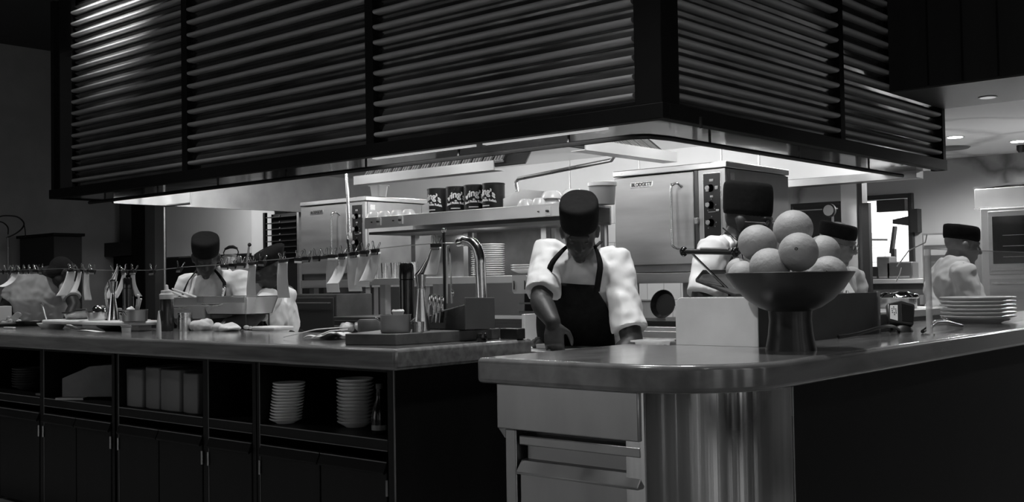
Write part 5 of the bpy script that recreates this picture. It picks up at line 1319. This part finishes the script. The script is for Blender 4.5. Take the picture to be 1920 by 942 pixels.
    if hat == 'flat':
        rs = []
        for z, a, b, oy in ((.026, .083, .104, -.008), (.05, .085, .106, -.010), (.05+hat_h*.55, .088, .107, -.014), (.05+hat_h*.9, .087, .105, -.018), (.05+hat_h, .078, .095, -.020), (.05+hat_h*.99, .05, .06, -.02)):
            rs.append(oval(hc+F@(V((0, oy, z))*hs), F@V((1, 0, 0)), F@V((0, 1, 0)), a*hs, b*hs, 32, 2.2))
        MB().rings(rs).build('chef_hat', hatcol, t, disp=(.006, .05), subsurf=1, smooth=60)
    elif hat == 'beret':
        rs = []
        for z, a, b, oy in ((.026, .082, .103, -.006), (.055, .084, .106, -.010), (.085, .090, .116, -.022), (.105, .085, .115, -.035), (.118, .06, .085, -.045), (.122, .02, .03, -.045)):
            rs.append(oval(hc+F@(V((0, oy, z))*hs), F@V((1, 0, 0)), F@V((0, 1, 0)), a*hs, b*hs, 32, 2.1))
        MB().rings(rs).build('chef_hat', hatcol, t, disp=(.010, .05), subsurf=1, smooth=60)
    if hair:
        mb = MB(); mb.ell(hc+F@V((0, -.026, .030)), (.083, .098, .094), F); mb.ell(hc+F@V((0, -.055, -.03)), (.070, .055, .06), F)
        mb.build('hair', 'hair', t, remesh=.008)
    if glasses:
        mb = MB()
        for sd in (-1, 1):
            ring = [hc+F@V((sd*.033+.024*math.cos(a), .104, .004+.017*math.sin(a))) for a in [2*PI*k/16 for k in range(16)]]
            mb.tube(ring, .0016, 6, close=True); mb.tube([hc+F@V((sd*.057, .102, .008)), hc+F@V((sd*.084, .0, .008))], .0018, 6)
        mb.tube([hc+F@V((-.010, .106, .006)), hc+F@V((.010, .106, .006))], .0015, 6)
        gl = mb.build('glasses', 'black', t)
        for sd in (-1, 1):
            MB().rings([[hc+F@V((sd*.033+.022*math.cos(a), y, .004+.015*math.sin(a))) for a in [2*PI*k/14 for k in range(14)]] for y in (.1035, .1045)]).build('lens', 'glass', gl, smooth=0)
    return t, J, F
APR = [20]; STH = [.45]
def jj(**k): return {a: (dp(*b) if len(b) == 3 else V(b)) for a, b in k.items()}
# leaning chef
J = jj(hips=(1092, 690, 5.25), waist=(1092, 620, 5.12), chest=(1094, 535, 4.95), neck=(1096, 470, 4.93), head=(1087, 436, 4.80),
       sl=(1030, 472, 4.95), el=(1014, 566, 4.78), wl=(1037, 604, 4.66), sr=(1155, 488, 4.88), er=(1186, 645, 4.72), wr=(1140, 690, 4.6))
person('person in a white short-sleeved shirt, black apron and black flat hat, leaning over the bench', 'skin', 1, J, dp(1078, 690, 3.9)-dp(1088, 440, 4.8)-V((0, 0, .12)), facing=V((.60, -.80, 0))+V((-.25, -.1, 0)), vox=.006,
       sleeve=.84, sleeve_r=(.076, .074, .080), torso=(.175, .185, .225, .12), handdir={'sl': (V((.14, -.10, -1)), V((-.5, .8, -.2)))}, curl=1.3, hat_h=.105, hsc=1.05)
# cook with straps, left
STH[0] = .6
APR[0] = 11
J = jj(hips=(395, 640, 7.1), waist=(398, 600, 7.05), chest=(402, 552, 7.0), neck=(388, 508, 6.98), head=(386, 484, 6.85),
       sl=(352, 530, 7.0), el=(338, 600, 6.95), wl=(372, 606, 6.88), sr=(450, 526, 6.95), er=(462, 585, 6.85), wr=(405, 600, 6.88))
person('person in a white shirt with dark straps and black flat hat, behind the raised pans', 'skin', 1, J, dp(372, 640, 6.0)-dp(386, 484, 6.85), facing=(.45, -.85, 0), sleeve=.78, hat_h=.085)
# stooping cook in profile
J = jj(hips=(545, 640, 6.75), waist=(535, 605, 6.7), chest=(522, 570, 6.6), neck=(512, 530, 6.55), head=(505, 506, 6.45),
       sl=(505, 562, 6.42), el=(470, 600, 6.30), wl=(428, 606, 6.25), sr=(536, 552, 6.8), er=(500, 612, 6.6), wr=(450, 606, 6.42))
APR[0] = 18
person('stooping person in a white shirt and soft dark cap, turned left towards the steel pans', 'skin', 1, J, dp(440, 530, 6.3)-dp(504, 497, 6.45), facing=dp(420, 600, 6.2)-dp(535, 600, 6.7), hat='beret', sleeve=.62, torso=(.15, .155, .165, .12))
# far cook from behind
J = jj(hips=(84, 640, 8.9), waist=(82, 600, 8.9), chest=(78, 556, 8.85), neck=(78, 508, 8.85), head=(108, 497, 8.75),
       sl=(36, 522, 8.8), el=(10, 575, 8.8), wl=(22, 615, 8.7), sr=(120, 520, 8.9), er=(140, 575, 8.75), wr=(122, 612, 8.6))
J['head'] = dp(115, 512, 8.85)
person('person in a pale tee seen from behind, bending away at the far left', 'skin', 1, J, V((.1, .8, -.7)), facing=(-.4, .9, 0), apron=False, hat=None, hair=True, shirt='greyshirt', sleeve=.75, torso=(.17, .185, .215, .12))
# tall-hatted chef behind the fruit
J = jj(hips=(1335, 690, 5.15), waist=(1335, 610, 5.1), chest=(1342, 525, 5.03), neck=(1372, 445, 4.98), head=(1404, 420, 4.95),
       sl=(1336, 470, 4.80), el=(1314, 575, 4.72), wl=(1350, 640, 4.62), sr=(1366, 462, 5.16), er=(1400, 570, 5.1), wr=(1410, 640, 4.95))
APR[0] = 3
person('person in a white shirt and tall black hat, turned right behind the grapefruits', 'skin', 1, J, V((.85, .10, -.10)), facing=(.85, -.42, 0), hat_h=.125, sleeve=.8, sleeve_r=(.078, .074, .078), glasses=True, torso=(.18, .20, .235, .12), headsc=1.08)
# cook with glasses
J = jj(hips=(1560, 660, 6.2), waist=(1558, 620, 6.2), chest=(1552, 560, 6.15), neck=(1556, 505, 6.1), head=(1570, 458, 6.05),
       sl=(1515, 520, 6.0), el=(1505, 600, 6.0), wl=(1540, 640, 5.9), sr=(1600, 522, 6.3), er=(1610, 600, 6.25), wr=(1590, 640, 6.1))
person('person with glasses and a black skullcap looking right, half hidden by the grapefruits', 'skin_m', 1, J, V((.85, .10, -.22)), facing=(.8, -.4, 0), hat_h=.065, shirt='greyshirt', apron=False, sleeve=.8, glasses=True)
# right-hand cook
J = jj(hips=(1800, 660, 6.95), waist=(1797, 620, 6.95), chest=(1786, 552, 6.9), neck=(1786, 482, 6.85), head=(1804, 462, 6.85),
       sl=(1768, 512, 6.95), el=(1760, 595, 6.8), wl=(1800, 630, 6.65), sr=(1804, 510, 6.68), er=(1838, 600, 6.6), wr=(1890, 612, 6.5))
person('person in a white shirt and black flat hat behind the glass screen at the right', 'skin_m', 1, J, V((.80, .62, -.15)), facing=(.8, .55, 0), apron=False, sleeve=.95, sleeve_r=(.08, .08, .085), hat_h=.075, torso=(.17, .19, .215, .12), headsc=1.05)

# ------------------------------------------------------------------ far left background
t = thing('wire_sculpture_lamp', 'black looping bent-arm lamp standing against the grey wall at the far left', 'lamp', (at(14, 470, Y=6.6).x, 6.6, 0))
def L_(*uv): return spline([at(u, v, Y=6.6) for u, v in uv])
b0 = at(15, 440, Y=6.6)
MB().tube([V((b0.x, 6.6, 0)), b0], .012, 8).build('stem', 'steel_d', t)
MB().tube(L_((-14, 412), (-4, 408), (6, 405), (20, 405), (32, 407), (41, 413), (45, 421), (40, 430), (30, 438), (20, 443), (13, 446)), .010, 8).build('upper_loop', 'black', t)
MB().tube(L_((-14, 416), (0, 416), (9, 420), (15, 428), (15, 440)), .009, 8).build('lower_loop', 'black', t)
MB().tube(L_((45, 421), (47, 432), (48, 444)), .007, 8).build('drop_arm', 'black', t)
t = thing('dark_sideboard', 'long black sideboard below the grey wall at the far left', 'sideboard', (at(40, 446, Y=7.0).x, 7.2, 0))
a = at(0, 446, Y=7.0); 
sx0, sx1 = max(-15.4, at(-25, 446, Y=7.0).x), at(104, 446, Y=7.0).x
B(sx0+.05, sx1-.05, 7.0, 7.4, 0, a.z-.04).build('body', 'cab_in', t, bevel=.006); B(sx0, sx1, 6.97, 7.42, a.z-.04, a.z).build('top', 'post', t, bevel=.004)
t = thing('wall_shelf', 'long black shelf box on the dim wall left of the black column', 'shelf', (at(210, 470, Y=8.4).x, 8.45, at(210, 478, Y=8.4).z))
a, b = at(158, 459, Y=8.35), at(264, 478, Y=8.35)
B(a.x, b.x, 8.35, 8.6, b.z, a.z).build('box', 'black', t, bevel=.004); B(a.x-.3, b.x, 8.5, 8.6, .9, b.z-.01).build('lower_board', 'cab', t)
p = at(25, 57, X=-14.0)
# kettle and shelf in front of the service wall
q = at(433, 478, Y=8.2); w = at(448, 478, Y=8.2).x-at(420, 478, Y=8.2).x
t = thing('steel_kettle', 'steel kettle with an arched black handle in front of the pale wall', 'kettle', (q.x, 8.2, q.z-.18))
MB().lathe([(.001, -.18), (w*.42, -.18), (w*.46, -.12), (w*.40, -.03), (w*.2, .0), (.001, .01)], q, 28).build('kettle_body', 'steel_d', t)
MB().tube([q+V((-w*.42, 0, -.03)), q+V((-w*.50, 0, .03)), q+V((-w*.36, 0, .085))], .008, 8).build('handle_arm', 'black', t)
MB().tube([q+V((w*.40, 0, -.03)), q+V((w*.50, 0, .03)), q+V((w*.38, 0, .085))], .008, 8).build('handle_arm', 'black', t)
MB().tube([q+V((-w*.38, 0, .078)), q+V((-w*.1, 0, .10)), q+V((w*.15, 0, .10)), q+V((w*.40, 0, .078))], [.014, .022, .022, .014], 10).build('grip', 'black', t)
t = thing('service_shelf', 'pale steel cabinet with small round knobs under the kettle', 'cabinet', (q.x+.4, 8.2, 0))
a = at(419, 479, Y=8.05); b = V((min(at(484, 520, Y=8.05).x, -11.36), 0, 0))
B(a.x, b.x, 8.05, 8.45, 0, q.z-.181).build('body', 'steel_m', t, bevel=.005)
for u in (443, 456, 470):
    p = at(u, 492, Y=8.05); MB().lathe([(.03, 0), (.028, .03), (.001, .032)], p, 12, Matrix.Rotation(PI/2, 3, 'X')).build('knob', 'dark_mid', t)
p = at(467, 466, Y=8.2)
t = thing('grinder_crank', 'small dark crank knob rising beside the kettle', 'crank', (p.x, 8.2, q.z-.18))
MB().tube([V((p.x-.05, 8.2, q.z-.18)), V((p.x-.03, 8.2, q.z-.05)), p+V((0, 0, .03))], [.03, .018, .012], 8).build('body', 'steel_d', t); MB().ell(p+V((.01, 0, .045)), (.025, .025, .025), nu=12, nv=8).build('knob', 'black', t)
# ------------------------------------------------------------------ lamps
def area(name, loc, size, power, rot=(0, 0, 0), sy=None, spread=None):
    l = bpy.data.lights.new(name, 'AREA'); l.energy = power; l.size = size
    if sy: l.shape = 'RECTANGLE'; l.size_y = sy
    else: l.shape = 'DISK'
    if spread: l.spread = spread
    o = bpy.data.objects.new(name, l); COL.objects.link(o); o.location = loc; o.rotation_euler = rot
    return o
def point(name, loc, power, rad):
    l = bpy.data.lights.new(name, 'POINT'); l.energy = power; l.shadow_soft_size = rad
    o = bpy.data.objects.new(name, l); COL.objects.link(o); o.location = loc
def spot(name, loc, power, ang, blend=.6, rad=.05, to=None):
    l = bpy.data.lights.new(name, 'SPOT'); l.energy = power; l.spot_size = R(ang); l.spot_blend = blend; l.shadow_soft_size = rad
    o = bpy.data.objects.new(name, l); COL.objects.link(o); o.location = loc
    if to is not None: o.rotation_euler = (V(to)-V(loc)).to_track_quat('-Z', 'Y').to_euler()
    return o
# hood lamps: sealed bulkhead fittings on the hood lining
hl = [(-9.6, 5.8), (-8.3, 5.8), (-7.0, 5.8), (-5.7, 5.8), (-4.5, 5.8), (-3.95, 6.7), (-3.95, 7.7), (-3.95, 8.7), (-7.8, 7.6), (-5.75, 7.9)]
for i, (x, y) in enumerate(hl):
    t = thing('hood_lamp', 'round sealed lamp fitted up inside the hood', 'lamp', (x, y, 2.5), 'sealed lamps inside the hood')
    MB().lathe([(.11, 0), (.11, -.03), (.09, -.04)], (x, y, 2.5), 20).build('base', 'steel_d', t)
    MB().lathe([(.085, -.04), (.08, -.07), (.05, -.10), (.001, -.11)], (x, y, 2.5), 20).build('lens', 'glow_s', t)
    point('hood_light', (x, y, 2.31), HOODP*((.15 if i == 0 else .38 if i < 5 else .25) if i < 8 else 1.7), .09)
# back kitchen downlights
for i, (x, y) in enumerate([(-3.9, 10.6), (-3.9, 11.4), (-3.55, 12.3), (-2.2, 11.2), (-7.5, 11.5), (-.6, 10.6)]):
    t = thing('recessed_downlight', 'small bright recessed downlight in the far kitchen ceiling', 'lamp', (x, y, 2.62), 'downlights in the far kitchen ceiling')
    MB().lathe([(.09, 0), (.09, -.006), (.075, -.006)], (x, y, 2.62), 20).build('trim_ring', 'steel', t)
    MB().lathe([(.075, -.004), (.074, -.008), (.001, -.009)], (x, y, 2.62), 20).build('lens', 'glow', t)
    spot('down_light', (x, y, 2.58), 120, 168, .4, .06)
for x in (-6.2, -5.55, -5.0): area('heat_lamp', (x, 6.0, 1.595), .5, 2.2, sy=.1)
area('opening_light', (-5.5, 14.2, 2.9), .8, 160)
area('service_light', (-11.6, 7.5, 2.4), .3, 9, (R(40), 0, R(20)))
# added dining side downlights and hood-edge strips, no such sources seen
for x in (-5.25, -4.2): area('strip_fill', (x, HY0+.105, HZ-.01), .96, STRIP_FILL, sy=.04)  # added light below the glowing strips, for the kitchen fronts
spot('slat_wash', (-9.0, 4.2, CE-.06), 620, 74, 1, .05, to=(-9.1, 5.1, 4.1))
for (x, y, p, ang) in DINING_FILL+[(-9.0, 4.2, 0, 0)]:
    t = thing('added_downlight', 'added round downlight in the dark dining ceiling, out of view', 'lamp', (x, y, CE), 'added downlights over the dining side')
    MB().lathe([(.11, 0), (.11, -.01), (.09, -.01)], (x, y, CE), 20).build('trim_ring', 'black', t)
    MB().lathe([(.09, -.006), (.088, -.012), (.001, -.014)], (x, y, CE), 20).build('lens', 'glow_s', t)
    if p: spot('dining_fill_light', (x, y, CE-.05), p, ang, 1, .09)
t = thing('added_spotlight', 'added black ceiling spotlight, out of view, aimed at the fruit bowl counter', 'lamp', (-2.6, .4, CE))
MB().lathe([(.05, 0), (.05, -.03), (.015, -.035), (.015, -.12)], (-2.6, .4, CE), 16).build('stem', 'black', t)
MB().lathe([(.06, 0), (.07, -.16), (.06, -.16), (.05, -.02)], (-2.6, .4, CE-.12), 20, Matrix.Rotation(R(38), 3, 'X')).build('can', 'black', t)
spot('added_bowl_spot', (-2.6, .5, CE-.36), 170, 34, .8, .06, to=(-2.0, 3.42, 1.05))  # added accent light to brighten the housing front and fruit
wd = bpy.data.worlds.new('world'); scene.world = wd; wd.use_nodes = True
wd.node_tree.nodes['Background'].inputs[0].default_value = (.02, .02, .02, 1)
wd.node_tree.nodes['Background'].inputs[1].default_value = .3
vs = scene.view_settings; vs.view_transform = 'Standard'; vs.look = 'None'; vs.gamma = 1; vs.use_curve_mapping = False; vs.exposure = 0
scene.cycles.max_bounces = 6; scene.cycles.diffuse_bounces = 3; scene.cycles.glossy_bounces = 4; scene.cycles.transparent_max_bounces = 8
scene.cycles.sample_clamp_indirect = 4
for o in bpy.data.objects:
    if '_org' in o: del o['_org']
